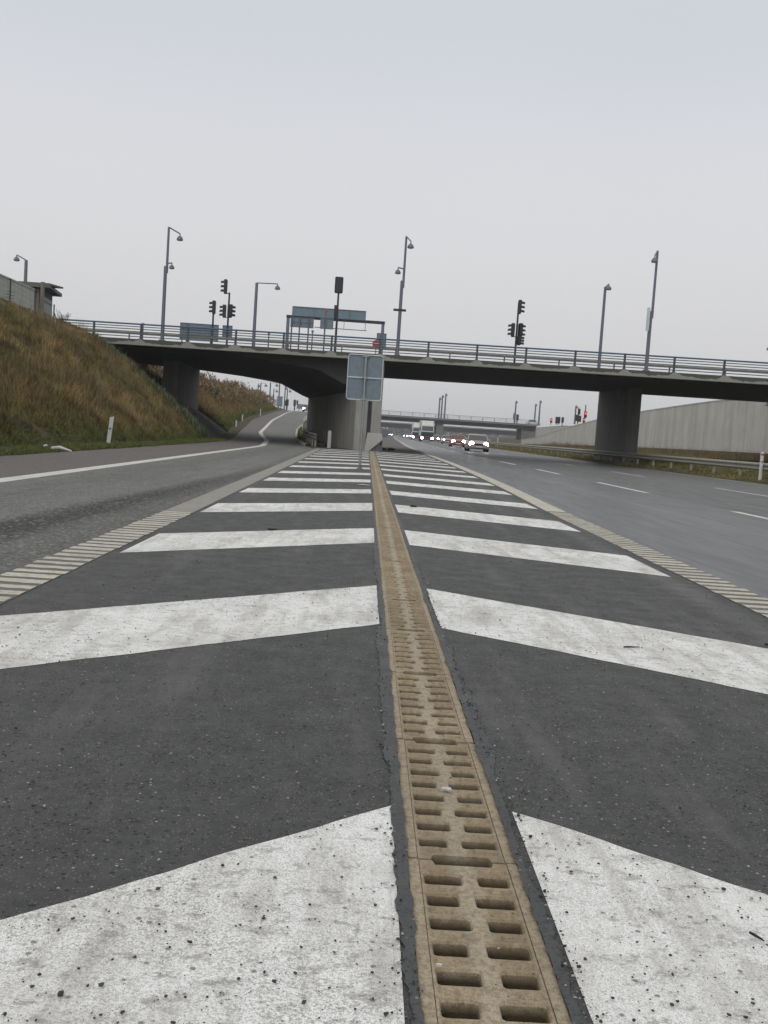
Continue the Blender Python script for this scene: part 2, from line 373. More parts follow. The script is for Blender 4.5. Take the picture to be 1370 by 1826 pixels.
# ------------------------------------------------------------------ road layout (metres, Y down the road)
SH = [(60, 0), (90, .4), (123, 1.2), (200, 2.9), (280, 5.1), (1200, 31)]
LIN = [(0, 2.42), (6, 2.49), (13, 2.62), (23, 2.98), (37, 3.2), (56, 3.3)]
XR = [(0, -1.70), (10, -1.72), (20, -1.78), (35, -1.9), (50, -2.05), (56, -2.3)]
RL = [(47, -4.75), (60, -5.8), (75, -7.8), (110, -10.2), (190, -13.9), (260, -15.5)]          # ramp's left white line
RC = [(0, -2.0), (20, -2.08), (35, -2.2), (48, -2.35), (56, -3.4), (65, -4.5), (85, -5.8), (120, -6.9), (190, -8.6), (260, -9.0)]
RS = [(47, -7.2), (55, -7.5), (65, -8.3), (75, -9.3), (110, -12.3), (190, -16.0), (260, -18.5)]  # outer edge of the red shoulder
ZR = [(55, 0), (65, .15), (75, .42), (85, .72), (115, 1.75), (150, 2.95), (190, 4.05), (225, 4.72), (260, 5.0), (320, 5.1)]
sh = lambda y: ip(SH, y); lin = lambda y: ip(LIN, y) + sh(y); zr = lambda y: ip(ZR, y)
xdr = lambda y: .275 + .0032*y      # centre of the slotted drain
CR = [(0, -14.6), (54, -14.7), (69, -16.9), (80, -16.9), (120, -17.5), (190, -20), (260, -23)]
CZ = [(0, 5.15), (56, 5.05), (70, 4.7), (90, 4.1), (120, 4.5), (190, 5.3), (260, 5.6)]
WT = [(0, 5.7), (86, 5.6), (95, 5.45), (107.5, 5.2), (130, 4.5), (150, 3.5), (175, 1.95), (190, 1.5)]      # top of the right wall
crest = lambda y: (ip(CR, y), ip(CZ, y))
def ribbon(name, ys, xa, xb, za, m, n=1, dz=0, kind='structure', jitter=0):
    b = MB(); rows = []
    for y in ys:
        r = []
        for i in range(n+1):
            t = i/n; x = xa(y) + (xb(y)-xa(y))*t
            if jitter and i in (0, n): x += random.uniform(-jitter, jitter)
            r.append((x, y, za(y) + dz))
        rows.append(r)
    for r in rows: b.v += r
    for j in range(len(rows)-1):
        for i in range(n):
            a = j*(n+1)+i; b.f.append((a, a+1, a+n+2, a+n+1))
    o = b.build(name, m)
    if kind: o['kind'] = kind
    return o
def frange(a, b, s):
    r = [];
    while a < b - 1e-6: r.append(a); a += s
    return r + [b]
NEAR = frange(-8, 56, 4)
FAR = frange(56, 120, 4) + frange(130, 320, 10) + [400, 500, 650, 900, 1200]
FAR = sorted(set(FAR))
z0 = lambda y: 0.0
# ground: one sheet to the horizon, with the banks and the sunken road bed
def ground():
    ys = frange(-60, 12, 12) + frange(13, 75, 1) + frange(77, 130, 2.5) + frange(135, 330, 8) + [400, 500, 700, 1000, 1600, 3000]
    ys = sorted(set(ys)); rows = []
    for y in ys:
        yy = min(y, 260); cx_, cz_ = crest(y)
        rs = ip(RS, y); rc = ip(RC, y); z = zr(y); li = lin(y); s = sh(y)
        far = max(0, min(1, (y-260)/400))
        L = [(-900, 5.0*(1-far)+2*far), (-60, cz_+.3), (-22 if y < 150 else -30, cz_+(.15 if y > 60 else 0)), (cx_-.8, cz_-.08), (cx_, cz_)]
        toe = (rs-.9, z+.12)
        for i in range(1, 12):
            t = i/12; L.append((cx_+(toe[0]-cx_)*t, cz_+(toe[1]-cz_)*t + .12*sin(pi*t)))
        L += [toe, (rs-.05, z+.0), (rs+.05, z-.3)]
        if y < 56: L += [(rc, -.3), (0, -.3), (li-1, -.3)]
        else:
            L += [(rc-.05, z-.3), (rc+.4, z-.02)]
            L += [(min(li-2.6, max(rc+1.2, .6 + s)), -.02)]
        # right-hand side
        wx = max(30, 22+s)
        L += [(14.85+s, -.3), (14.98+s, 0.0), (15.2+s, .08), (15.7+s, .18), (18+s, .38), ((18+s+wx)/2, .6), (wx-.05, .8)]
        wt = ip(WT, y)
        if y < 190: L += [(wx+.35, wt-.3), (wx+22, 5.3 if y < 100 else 4.6)]
        else: L += [(wx+3, 1.1), (wx+9, 1.5)]
        L += [(90+s, 5.0), (900, 5.0*(1-far)+2*far)]
        rows.append((y, L))
    n = len(rows[0][1]); assert all(len(r[1]) == n for r in rows), [len(r[1]) for r in rows]
    b = MB()
    for y, L in rows:
        for i, (x, z) in enumerate(L):
            j = 4 <= i <= 15
            if y >= 330 and i > 3: x = x  # straight on
            b.v.append((x + (random.uniform(-.12, .12) if j else 0), y, z + (random.uniform(-.07, .05) if 4 <= i <= 13 else 0)))
    for j in range(len(rows)-1):
        for i in range(n-1):
            a = j*n+i; b.f.append((a, a+1, a+n+1, a+n))
    o = b.build('ground', M['ground'], smooth=True); o['kind'] = 'structure'
ground()
# asphalt sheets, butted edge to edge
RY = sorted(set(NEAR + frange(56, 320, 4)))
ribbon('ramp_shoulder', RY, lambda y: ip(RS, y), lambda y: ip(RL, y)-.15, zr, M['shoulder'], 2)
ribbon('ramp_road', RY, lambda y: ip(RL, y)-.15, lambda y: ip(RC, y), zr, M['ramp_lane'], 2)
ribbon('gore_pavement', NEAR, lambda y: ip(RC, y), lambda y: xdr(y)-.125, z0, M['gore'], 2)
ribbon('gore_pavement', NEAR, lambda y: xdr(y)+.125, lambda y: lin(y), z0, M['gore'], 2)
ribbon('motorway_shoulder', FAR, lambda y: lin(y)-2.6, lambda y: lin(y), z0, M['shoulder_in'], 2)
ALLY = sorted(set(NEAR+FAR))
ribbon('motorway', ALLY, lambda y: lin(y), lambda y: 6.55+sh(y), z0, M['lane_smooth'], 2)
ribbon('motorway', ALLY, lambda y: 6.55+sh(y), lambda y: 15.0+sh(y), z0, M['lane_coarse'], 2)
# painted lines
def dline(name, x, w, segs, m, z=.004):
    b = MB()
    for y0, y1 in segs:
        ys = frange(y0, y1, 2.5)
        for a, c in zip(ys, ys[1:]):
            b.add([(x(a)-w/2, a, z), (x(a)+w/2, a, z), (x(c)+w/2, c, z), (x(c)-w/2, c, z)], [(0, 1, 2, 3)])
    o = b.build(name, m); o['kind'] = 'structure'; return o
dline('lane_marking', lambda y: 6.52+sh(y), .17, [(12.3, 17.2), (22.5, 27.4), (32.7, 37.3), (42.3, 47.4)] + [(52.5+10*i, 57.3+10*i) for i in range(24)], M['paint_line'])
dline('lane_marking', lambda y: 10.42+sh(y), .13, [(24.2, 29.1), (36.5, 41.5), (48.9, 53.9)] + [(61.3+12.4*i, 66.3+12.4*i) for i in range(18)], M['paint_line'])
dline('edge_line', lambda y: 14.85+sh(y), .12, [(-8, 60), (60, 320)], M['paint_line'])
ribbon('ramp_edge_line', RY, lambda y: ip(RL, y)-.14, lambda y: ip(RL, y)+.14, zr, M['paint_line'], dz=.004)
ribbon('motorway_edge_line', [14.1, 20, 26]+frange(28, 56, 4)+FAR[1:], lambda y: lin(y)+.0, lambda y: lin(y)+.30, z0, M['paint_beige'], dz=.004)
ribbon('gore_edge_line', [10.3]+frange(12, 50, 2), lambda y: ip(XR, y)-.3, lambda y: ip(XR, y), z0, M['paint_faint'], dz=.004)
# kerb along the ramp's right side
b = MB()
ks = frange(54, 240, 3)
for a, c in zip(ks, ks[1:]):
    xa, xc = ip(RC, a), ip(RC, c); za, zc = zr(a), zr(c)
    b.add([(xa, a, za-.2), (xa, a, za+.12), (xa+.14, a, za+.12), (xa+.14, a, za-.2), (xc, c, zc-.2), (xc, c, zc+.12), (xc+.14, c, zc+.12), (xc+.14, c, zc-.2)],
          [(0, 4, 5, 1), (1, 5, 6, 2), (2, 6, 7, 3)])
b.build('kerb', M['barrier'])['kind'] = 'structure'
# rumble strips: raised ribs of thick paint
def rumble(name, xa, w, y0, y1, skew):
    b = MB(); y = y0
    while y < y1:
        x0, x1 = xa(y), xa(y)+w; t = .108 + random.uniform(-.016, .016); h = random.uniform(.0045, .007); x0 += random.uniform(-.008, .008); x1 += random.uniform(-.01, .008)
        e = .004; n = 6
        fr = [(x0+(x1-x0)*i/n) for i in range(n+1)]
        lo = []; 
        for i, x in enumerate(fr):
            dy = skew*(x-x0)
            j = random.uniform(-.010, .010)
            lo.append([(x, y+dy+j, e), (x, y+dy+.012+j, h), (x, y+dy+t-.012, h), (x, y+dy+t, e)])
        o = len(b.v)
        for r in lo: b.v += r
        for i in range(n):
            for q in range(3):
                a = o+i*4+q; b.f.append((a, a+4, a+5, a+1))
        b.f.append((o, o+1, o+2, o+3)); o2 = o+n*4; b.f.append((o2+3, o2+2, o2+1, o2))
        y += .19
    b.build(name, M['paint_beige'])['kind'] = 'structure'; b = MB()
    # thin dirty film of paint between the ribs
    ys = frange(y0, y1, 1)
    for a, c in zip(ys, ys[1:]):
        b.add([(xa(a), a, .003), (xa(a)+w, a, .003), (xa(c)+w, c, .003), (xa(c), c, .003)], [(0, 1, 2, 3)])
    b.build(name, M['paint_gap'])['kind'] = 'structure'
rumble('rumble_strip', lambda y: lin(y)+.005, .3, 3.0, 14.0, 0.0)
rumble('rumble_strip', lambda y: ip(XR, y)-.3, .3, 3.0, 10.3, 0.0)
# chevron stripes, slightly ragged edges
def stripe(b, x0, y0, x1, y1, w, z=.0018, x1b=None):
    """band from (x0,y0) to (x1,y1), far edge given, width w along the road; the outer end is cut parallel to the road"""
    n = 40; o = len(b.v); jit = [0, 0]
    for i in range(n+1):
        t = i/n; x = x0+(x1-x0)*t
        for e in (0, 1):
            jit[e] = jit[e]*.6 + random.uniform(-.0045, .0045)*(2.2 if random.random() < .12 else 1)
            b.v.append((x + (random.uniform(-.006, .006) if i in (0, n) else 0), y0+(y1-y0)*t - (w if e else 0) + jit[e], z))
    for i in range(n):
        a = o+2*i; b.f.append((a, a+1, a+3, a+2))
YF = [2.49, 6.18, 9.94, 13.5, 16.75, 20.25, 23.5] + [27.1+3.5*i for i in range(8)]
WD = [1.35, 1.26, 1.33, 1.33, 1.1, 1.15, 1.15] + [1.15]*8
bl, br = MB(), MB()
for yf, w in zip(YF, WD):
    xi = xdr(yf)-.155; xo = ip(XR, yf)+.07
    stripe(bl, xi, yf, xo, yf-(xi-xo)*.93, w)
    xi = xdr(yf)+.155; xo = lin(yf)-.14 if yf > 7 else 2.42
    k = .78 if yf < 7 else .55
    stripe(br, xi, yf, xo, yf-(xo-xi)*k, w)
bl.build('chevron_marking', M['paint'])['kind'] = 'structure'
br.build('chevron_marking', M['paint'])['kind'] = 'structure'
# second, thicker coat on the nearest left stripe (its edge shows as a faint step)
b = MB(); b.add([(.115, 2.03, .0030), (-1.6, .5, .0030), (-1.6, .3, .0030), (.115, .3, .0030)], [(0, 1, 2, 3)])
b.build('chevron_marking', M['paint'])['kind'] = 'structure'
# bitumen sealing along the drain
for side in (-1, 1):
    b = MB(); ys = frange(.9, 9, .02) + frange(9.1, 54, .2); o = len(b.v); j1 = j2 = 0
    for y in ys:
        j1 = j1*.85 + random.uniform(-.0045, .0045); j2 = j2*.86 + random.uniform(-.0055, .0055)
        xe = xdr(y) + side*(.1262 - abs(j1)*.9); xo = xdr(y) + side*(.149 + j2*.75 + random.uniform(-.002, .003) + .6*(.028*max(0, min(1, (y-2.75)*6, (4.85-y)*6)) + .025*max(0, min(1, (y-6.3)*5, (8.6-y)*5))))
        b.v += [(xe, y, .0042), (xo, y, .0042)]
    for i in range(len(ys)-1):
        a = 2*i; q = (a, a+1, a+3, a+2); b.f.append(q if side > 0 else q[::-1])
    b.build('joint_sealant', M['seal'])['kind'] = 'structure'

# ------------------------------------------------------------------ slotted drain blocks
BL = .88
def rrect(x0, x1, y0, y1, r, z, n=3):
    P = []
    for cx_, cy_, a0 in ((x1-r, y1-r, 0), (x0+r, y1-r, 90), (x0+r, y0+r, 180), (x1-r, y0+r, 270)):
        for i in range(n+1):
            a = radians(a0 + 90*i/n); P.append((cx_+r*cos(a), cy_+r*sin(a), z))
    return P
def drain_block(loc, label, group, first=[None]):
    if first[0] is not None: return dup(first[0], loc, label=label, group=group)
    root = thing('drain_block', label, 'drain channel', loc, group, rz=-.0032)
    Wd = .254; hw = .099; g = .0045
    e0, e1 = g, BL-g
    nt_ = .25*Wd; nd = .022
    outer = [(-hw, e0), (-nt_-.006, e0), (-nt_, e0+nd), (nt_, e0+nd), (nt_+.006, e0), (hw, e0),
             (hw, e1), (nt_+.006, e1), (nt_, e1-nd), (-nt_, e1-nd), (-nt_-.006, e1), (-hw, e1)]
    loops = [[Vector((x, y, 0)) for x, y in outer]]; mb = MB(); holes = []
    pitch = BL/9
    for r in range(8):
        yc = pitch*(r+1); A = r % 2 == 0
        for a, c in (((-.37, -.09), (.03, .37)) if A else ((-.37, -.03), (.09, .37))):
            holes.append((a*Wd, c*Wd, yc-.0285, yc+.0285))
    for h in holes: loops.append([Vector(p) for p in rrect(*h, .010, 0)][::-1])
    allp = [p for l in loops for p in l]
    tri = tessellate_polygon(loops)
    mb.add([(p.x, p.y, 0) for p in allp], [t if (allp[t[1]]-allp[t[0]]).cross(allp[t[2]]-allp[t[0]]).z > 0 else t[::-1] for t in tri])
    def walls(P0, P1, flip=False):
        n = len(P0); fs = [(i, (i+1) % n, n+(i+1) % n, n+i) for i in range(n)]
        if flip: fs = [q[::-1] for q in fs]
        mb.add(P0+P1, fs)
    for x0, x1, y0, y1 in holes:
        A = rrect(x0, x1, y0, y1, .010, 0); B = rrect(x0+.003, x1-.003, y0+.003, y1-.003, .008, -.005); C = rrect(x0+.003, x1-.003, y0+.003, y1-.003, .008, -.055)
        walls(A, B); walls(B, C)
    # low lozenge ribs between the slots
    for r in range(9):
        yc = pitch*(r+.5); o_ = .006 if r % 2 else -.006
        if r in (0,): yc += .004
        if r == 8: yc -= .004
        for s_ in (-1, 1):
            x0, x1 = sorted((s_*.035+o_, s_*.092))
            A = rrect(x0, x1, yc-.0105, yc+.0105, .010, .0002); B = rrect(x0+.004, x1-.004, yc-.0065, yc+.0065, .006, .0055)
            walls(A, B, False); n = len(B); mb.add(B, [tuple(range(n))])
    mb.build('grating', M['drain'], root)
    # end faces and outer skirt of the grating
    for s_ in (-1, 1):
        rl = MB()
        x0, x1 = (hw+.002, .1255) if s_ > 0 else (-.1255, -hw-.002)
        rl.box(x0, x1, e0, e1, -.09, .0015)
        x0, x1 = (hw-.001, hw+.0021) if s_ > 0 else (-hw-.0021, -hw+.001)
        rl.box(x0, x1, e0, e1, -.09, -.003)
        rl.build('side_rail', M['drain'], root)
    for y_, s_ in ((e0, 1), (e1, -1)):
        en = MB()
        pts = [(-hw, y_), (-nt_-.006, y_), (-nt_, y_+s_*nd), (nt_, y_+s_*nd), (nt_+.006, y_), (hw, y_)]
        for (xa, ya), (xb, yb) in zip(pts, pts[1:]): en.add([(xa, ya, 0), (xb, yb, 0), (xb, yb, -.055), (xa, ya, -.055)], [(0, 1, 2, 3)])
        en.build('end_face', M['drain'], root)
    ch = MB()
    prof = [(-.097, -.055), (-.092, -.13), (-.05, -.19), (.05, -.19), (.092, -.13), (.097, -.055)]
    for (xa, za), (xb, zb) in zip(prof, prof[1:]): ch.add([(xa, 0, za), (xb, 0, zb), (xb, BL, zb), (xa, BL, za)], [(0, 1, 2, 3)])
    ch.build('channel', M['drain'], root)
    first[0] = root; return root
y = 2.185 - BL; i = 0
names = ['beige slotted drain block cut by the bottom edge of the photo', 'beige slotted drain block between the tips of the nearest white stripes, second nearest',
         'beige slotted drain block with a white paint splash, third nearest', 'beige slotted drain block with dark tyre scuffs, fourth nearest',
         'beige slotted drain block, fifth from the camera, just before the second pair of white stripes']
while y < 52.6:
    lab = names[i] if i < 5 else 'beige slotted drain block in the distant run between the white stripes'
    _d = drain_block((xdr(y) + random.uniform(-.0022, .0022), y, -.0035 + random.uniform(-.0018, .0015)), lab, 'drain blocks in the line down the paved island'); _d.rotation_euler.z += random.uniform(-.002, .002)
    y += BL + (.04 if i == 15 else 0.002); i += 1
b = MB(); b.box(xdr(2)-.12, xdr(2)+.12, 14.98, 15.02, -.02, -.012); 

# ------------------------------------------------------------------ overpass (runs slightly askew: near edge at Y = 52.3 - .075 X)
def bp(x, dy, z): return (x, 52.3 - .075*x + dy, z)
XB0, XB1 = -17.5, 62
br_ = thing('overpass_bridge', 'near concrete road bridge crossing over the motorway and the ramp', 'bridge', (0, 60, 0), world=True)
b = MB()
def bbox(b, x0, x1, d0, d1, z0_, z1_, n=1):
    for i in range(n):
        a, c = x0+(x1-x0)*i/n, x0+(x1-x0)*(i+1)/n
        P = [bp(a, d0, z0_), bp(c, d0, z0_), bp(c, d1, z0_), bp(a, d1, z0_), bp(a, d0, z1_), bp(c, d0, z1_), bp(c, d1, z1_), bp(a, d1, z1_)]
        b.add(P, [(0,3,2,1),(4,5,6,7),(0,1,5,4),(2,3,7,6)] + ([(3,0,4,7)] if i == 0 else []) + ([(1,2,6,5)] if i == n-1 else []))
bbox(b, XB0, XB1, 0, .45, 4.735, 5.05)
b.build('fascia', M['fascia'], br_)
b = MB(); bbox(b, XB0, XB1, 16.0, 16.45, 4.735, 5.05); b.build('fascia', M['fascia'], br_)
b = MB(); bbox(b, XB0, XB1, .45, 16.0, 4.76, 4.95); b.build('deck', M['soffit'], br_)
b = MB(); bbox(b, XB0-25, XB0, 2.2, 14.2, 4.6, 5.28); bbox(b, XB0, XB1, 2.2, 14.2, 4.95, 4.98); b.build('carriageway', M['deckroad'], br_)
# deck body with the haunch that flares down to the central wall
XW = [(52, -.5), (53, -.54), (57, -1.55), (61, -2.5), (65, -3.35), (69, -4.0), (72, -4.3)]
dz_ = [(-.1, 3.0), (0, 3.0), (.5, 3.17), (1.2, 3.50), (2.0, 3.87), (2.8, 4.0), (4.7, 4.22), (7.5, 4.44), (11, 4.6), (30, 4.65)]
b = MB(); ds = [0, .15, .5, 1.2, 2.0, 2.8, 4.7, 7.5, 11, 15.5]
YB = [1.0, 2, 4, 6, 8, 10, 12, 14, 15.9]
for k in range(len(YB)):
    row = []
    for d in ds:
        xw = ip(XW, 52.4+YB[k]); x = xw - d
        zz = ip(dz_, d)
        zz = min(4.7, zz + max(0, .25-.03*YB[k]))
        row.append(bp(x, YB[k], zz))
    b.v += row
n = len(ds)
for k in range(len(YB)-1):
    for i in range(n-1):
        a = k*n+i; b.f.append((a, a+1, a+n+1, a+n))
# end skirts
for k in (0, len(YB)-1):
    o = len(b.v); row = b.v[k*n:(k+1)*n]; b.v += [(p[0], p[1], 4.8) for p in row]
    for i in range(n-1):
        q = (k*n+i, o+i, o+i+1, k*n+i+1); b.f.append(q if k else q[::-1])
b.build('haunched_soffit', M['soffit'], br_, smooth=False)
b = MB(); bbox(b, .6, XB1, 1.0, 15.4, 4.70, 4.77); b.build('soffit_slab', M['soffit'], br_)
# piers
def pier(x0, x1, y0, y1, zb, zt, m):
    b = MB(); b.box(x0, x1, y0, y1, zb, zt); return b.build('pier', m, br_)
pier(-12.45, -11.5, 61.3, 68.8, -.5, 4.72, M['pier'])
pier(15.74, 16.5, 59.9, 67.8, 0.0, 4.74, M['pier'])
b = MB()
wallp = [(ip(XW, y_), y_) for y_ in (69, 67, 65, 63, 61, 59, 57, 55, 53.9, 53.0)]
b.prism([(.10, 53.0), (.10, 53.7), (.32, 53.7), (.32, 53.0), (.84, 53.0), (.84, 69.0)] + wallp, -.1, 3.06)
b.prism([(.10, 53.02), (.10, 53.7), (.32, 53.7), (.32, 53.02), (.835, 53.02), (.835, 68.2)] + [(x+.25, min(y_, 68.2)-.0) for x, y_ in wallp], 3.06, 4.74)
b.build('central_wall', M['cwall'], br_)
# concrete safety barrier end standing in front of the wall
b = MB()
P0 = [(.10, 0), (.86, 0), (.90, .30), (.86, .92), (.12, .92)]
o = len(b.v)
fr = [(.06, 0.0), (.30, 0.0), (.98, .62), (.93, .95), (.16, .95)]
bk = [(.06, 0.0), (1.05, 0.0), (1.02, .35), (.93, .95), (.16, .95)]
b.add([(x, 52.55, z) for x, z in fr] + [(x, 54.8, z) for x, z in bk], [(0, 1, 2, 3, 4), (0, 5, 6, 1), (1, 6, 7, 2), (2, 7, 8, 3), (3, 8, 9, 4), (4, 9, 5, 0), (9, 8, 7, 6, 5)])
tag(b.build('concrete_barrier', M['barrier']), 'pale concrete barrier end at the foot of the central bridge wall', 'barrier')
b = MB()
for q in range(14):
    c = Vector((random.uniform(.9, 1.9), random.uniform(57, 62), .04)); r_ = random.uniform(.03, .10)
    b.lathe(c, [(r_*.6, -.04), (r_, .02), (r_*.7, r_*.8), (.01, r_)], 6)
tag(b.build('rubble', M['rubber']), 'dark debris lying beside the barrier under the bridge', 'debris', kind='stuff')
# slope paving under the bridge
b = MB(); ys = frange(52.6, 68.6, 2)
for y_ in ys:
    cx_, cz_ = crest(y_); rs = ip(RS, y_); tx, tz = rs-.75, zr(y_)+.1
    for i in range(13):
        t = i/12; b.v.append((cx_-1+(tx-cx_+1)*t, y_, cz_+.25+(tz-cz_-.25)*t + .12*sin(pi*t)+.15*(1-abs(2*t-1)**4)))
for j in range(len(ys)-1):
    for i in range(12):
        a = j*13+i; b.f.append((a, a+1, a+14, a+13))
b.build('slope_paving', M['cobble'])['kind'] = 'structure'

# railing on the near edge
rail = thing('bridge_railing', 'long railing with blue top rail on the near edge of the near bridge', 'railing', bp(0, .2, 5.05), world=True)
xs0, xs1 = -17.0, 30.0
b = MB(); b.tube([bp(xs0, .22, 5.845), bp(xs1, .22, 5.845)], .045, 8); b.build('top_rail', M['blue'], rail)
for zz in (5.19, 5.32, 5.45, 5.58, 5.71):
    b = MB(); b.tube([bp(xs0, .22, zz), bp(xs1, .22, zz)], .024, 6); b.build('rail', M['railgrey'], rail)
for i in range(-1, 18):
    x = -14.66 + 2.53*i; p = bp(x, .25, 5.05); b = MB()
    b.box(p[0]-.05, p[0]+.05, p[1]+.0, p[1]+.09, 5.05, 5.80); b.box(p[0]-.12, p[0]+.12, p[1]-.10, p[1]+.14, 5.05, 5.085)
    b.box(p[0]-.06, p[0]+.06, p[1]-.03, p[1]+.12, 5.085, 5.15)
    b.lathe((p[0], p[1]+.03, 5.80), [(.05, 0), (.062, .03), (.05, .09), (.02, .10)], 8)
    b.build('post', M['railgrey'], rail)
# steel crash barrier on the deck behind the railing
def wbeam(pts, z, t=.31, off=.0):
    """corrugated beam swept along pts (x,y,z of ground)"""
    prof = [(0, -.155), (.03, -.13), (.08, -.10), (.08, -.06), (.02, -.02), (.02, .02), (.08, .06), (.08, .10), (.03, .13), (0, .155)]
    b = MB(); n = len(prof)
    for i, p in enumerate(pts):
        q = Vector(pts[min(i+1, len(pts)-1)]) - Vector(pts[max(i-1, 0)]); q.z = 0; q.normalize(); nx = Vector((q.y, -q.x, 0))
        for d, h in prof: b.v.append(tuple(Vector(p) + nx*(off+d)*(1) + Vector((0, 0, z+h))))
    for i in range(len(pts)-1):
        for j in range(n-1):
            a = i*n+j; b.f.append((a, a+1, a+n+1, a+n))
    return b
gr = thing('deck_guardrail', 'dark steel crash barrier on the near bridge behind the railing', 'guardrail', bp(0, 1.6, 4.95), world=True)
b = MB(); bbox(b, -17, 30, 1.55, 1.62, 5.42, 5.53, 4); b.build('beam', M['galv_dirty'], gr)
for i in range(16):
    p = bp(-16+2.9*i, 1.72, 4.95); b = MB(); b.box(p[0]-.03, p[0]+.03, p[1]-.04, p[1]+.04, 4.95, 5.50); b.build('post', M['galv_dirty'], gr)

# ------------------------------------------------------------------ lamps
def lamp(label, x, y, zb, zt, arms, w=.085, step=None, group='street lamps', n=8, mp='pole'):
    w *= 1.15
    t = thing('street_lamp', label, 'street lamp', (x, y, zb), group)
    h = zt - zb; b = MB()
    if step:
        zs = step - zb; b.tube([(0, 0, 0), (0, 0, zs)], [w, w*.92], n); b.tube([(.07, 0, zs-.35), (.07, 0, h)], [w*.72, w*.6], n)
        tx = .07
    else: b.tube([(0, 0, 0), (0, 0, h)], [w, w*.75], n); tx = 0
    b.box(-w*1.5, w*1.5, -w*1.5, w*1.5, 0, .06)
    b.build('pole', M[mp], t)
    for (za, dx, dy, dz, s) in arms:
        z_ = za - zb; ox = tx if (step is None or za > step) else 0
        e = Vector((ox+dx, dy, z_+dz))
        b = MB(); b.tube([(ox, 0, z_), e], .035, 6); b.tube([e, e+Vector((0, 0, -.08))], .03, 6); b.build('arm', M[mp], t)
        b = MB(); c = e + Vector((0, 0, -.08 - .26*s))
        b.lathe(c, [(.165*s, 0), (.17*s, .02*s), (.162*s, .08*s), (.125*s, .16*s), (.07*s, .21*s), (.035*s, .24*s), (.03*s, .27*s)], 14)
        b.build('lamp_shade', M[mp], t, smooth=False)
        b = MB(); b.lathe(c+Vector((0, 0, -.025*s)), [(.05*s, -.01), (.12*s, .005), (.14*s, .026)], 10); b.build('lamp_glass', M['dimhead'], t)
    return t
NL = 'street lamps on and around the near bridge'
def lampat(label, pb, pt, Y, arms, **k):
    a, c = at(*pb, Y), at(*pt, Y); zb = k.pop('zb', a.z)
    return lamp(label, (a.x+c.x)/2, Y, zb, c.z, [((c.z if r[0] is None else at(pt[0], r[0], Y).z),)+tuple(r[1:]) for r in arms], group=NL, **k)
lampat('tall two-stage grey street lamp left of the big blue board, two heads facing right', (288, 605), (300.5, 405), 53.4, [(None, .60, 0, -.30, 1), (470, .25, 0, .05, .85)], step=8.95, zb=5.05)
lampat('tall grey street lamp in the middle of the bridge with a cross bar halfway up', (708, 628), (723.5, 421.5), 52.4, [(None, .24, -.35, -.30, 1), (480, -.32, 0, .06, .9)], step=8.9, zb=5.05)
lampat('tall grey street lamp at the right with a narrow white panel on its pole', (1154, 658), (1169, 447), 51.4, [(None, -.20, -.3, -.30, 1)], step=8.1, zb=5.05)
lampat('slim single street lamp just left of the lamp with the white panel', (1068, 653), (1080, 512), 66, [(None, .08, -.6, .12, 1.1)], zb=4.98, w=.10)
lampat('street lamp with a long level arm between traffic lights and gantry', (452, 613), (458.5, 504.5), 66, [(None, 1.36, 0, .03, 1.05)], zb=4.98, w=.11)
lampat('low grey street lamp rising behind the flat-roofed hut at far left', (45, 505), (47.5, 464), 62, [(None, -.58, 0, .28, 1.05)], zb=5.2, w=.11)
lampat('street lamp behind the bridge whose head alone peeks in at the right edge', (1374, 690), (1378, 617), 74, [(None, -.3, 0, .05, 1.1)], zb=4.9, w=.10)
# cross bar and panel as parts of those lamps
L_ = [o for o in bpy.data.objects if o.name.startswith('street_lamp')]
pB = at(713, 553, 52.4); b = MB(); b.box(pB.x-.33, pB.x+.33, 52.30, 52.5, pB.z-.05, pB.z+.05)
o = b.build('cross_bar', M['black'], L_[1]); o.location = -Vector(L_[1].location)
pC = at(1155.3, 570, 51.4); b = MB(); b.box(pC.x-.10, pC.x+.03, 51.15, 51.28, pC.z-.58, pC.z+.58)
o = b.build('panel', M['signframe'], L_[2]); o.location = -Vector(L_[2].location)

# ------------------------------------------------------------------ traffic signals
def head(parent, x, y, z, ang, h=.74, back=False, w=.24):
    """three-lens head facing ang (0 = +X, pi = -X, -pi/2 = camera), base corner z"""
    R = Matrix.Rotation(ang, 4, 'Z'); T = Matrix.Translation((x, y, z))
    def put(b, name, m, par):
        b.v = [tuple(T @ R @ Vector(p)) for p in b.v]; return b.build(name, m, par)
    b = MB(); b.box(-.09, .09, -w/2, w/2, .06, h-.04); b.prism([(-.07, -w/2+.02), (.09, -w/2+.02), (.09, w/2-.02), (-.07, w/2-.02)], h-.04, h)
    b.prism([(-.06, -w/2+.05), (.07, -w/2+.05), (.07, w/2-.05), (-.06, w/2-.05)], 0, .06)
    hs = put(b, 'signal_head', M['black'], parent)
    for k in range(3):
        zc = h*(.20+.30*k); b = MB(); n = 8; o = 0
        v = []
        for xx, dz in ((.09, 0), (.27, -.03)):
            for r in (.095, .085):
                for j in range(n+1):
                    a = pi*(-.08) + pi*1.16*j/n; v.append((xx, cos(a)*r, zc+sin(a)*r+dz))
        m_ = n+1; f = []
        for j in range(n):
            f += [(j, j+1, 2*m_+j+1, 2*m_+j), (m_+j, 3*m_+j, 3*m_+j+1, m_+j+1), (2*m_+j, 2*m_+j+1, 3*m_+j+1, 3*m_+j)]
        b.add(v, f); b.lathe((.092, 0, zc), [(.08, 0), (.07, .012)], 10, 'x')
        put(b, 'visor', M['black'], hs)
    if back:
        b = MB(); b.box(-.10, -.085, -.30, .30, -.08, h+.08); put(b, 'backing_board', M['black'], hs)
    return hs
SG = 'traffic signals standing on the near bridge'
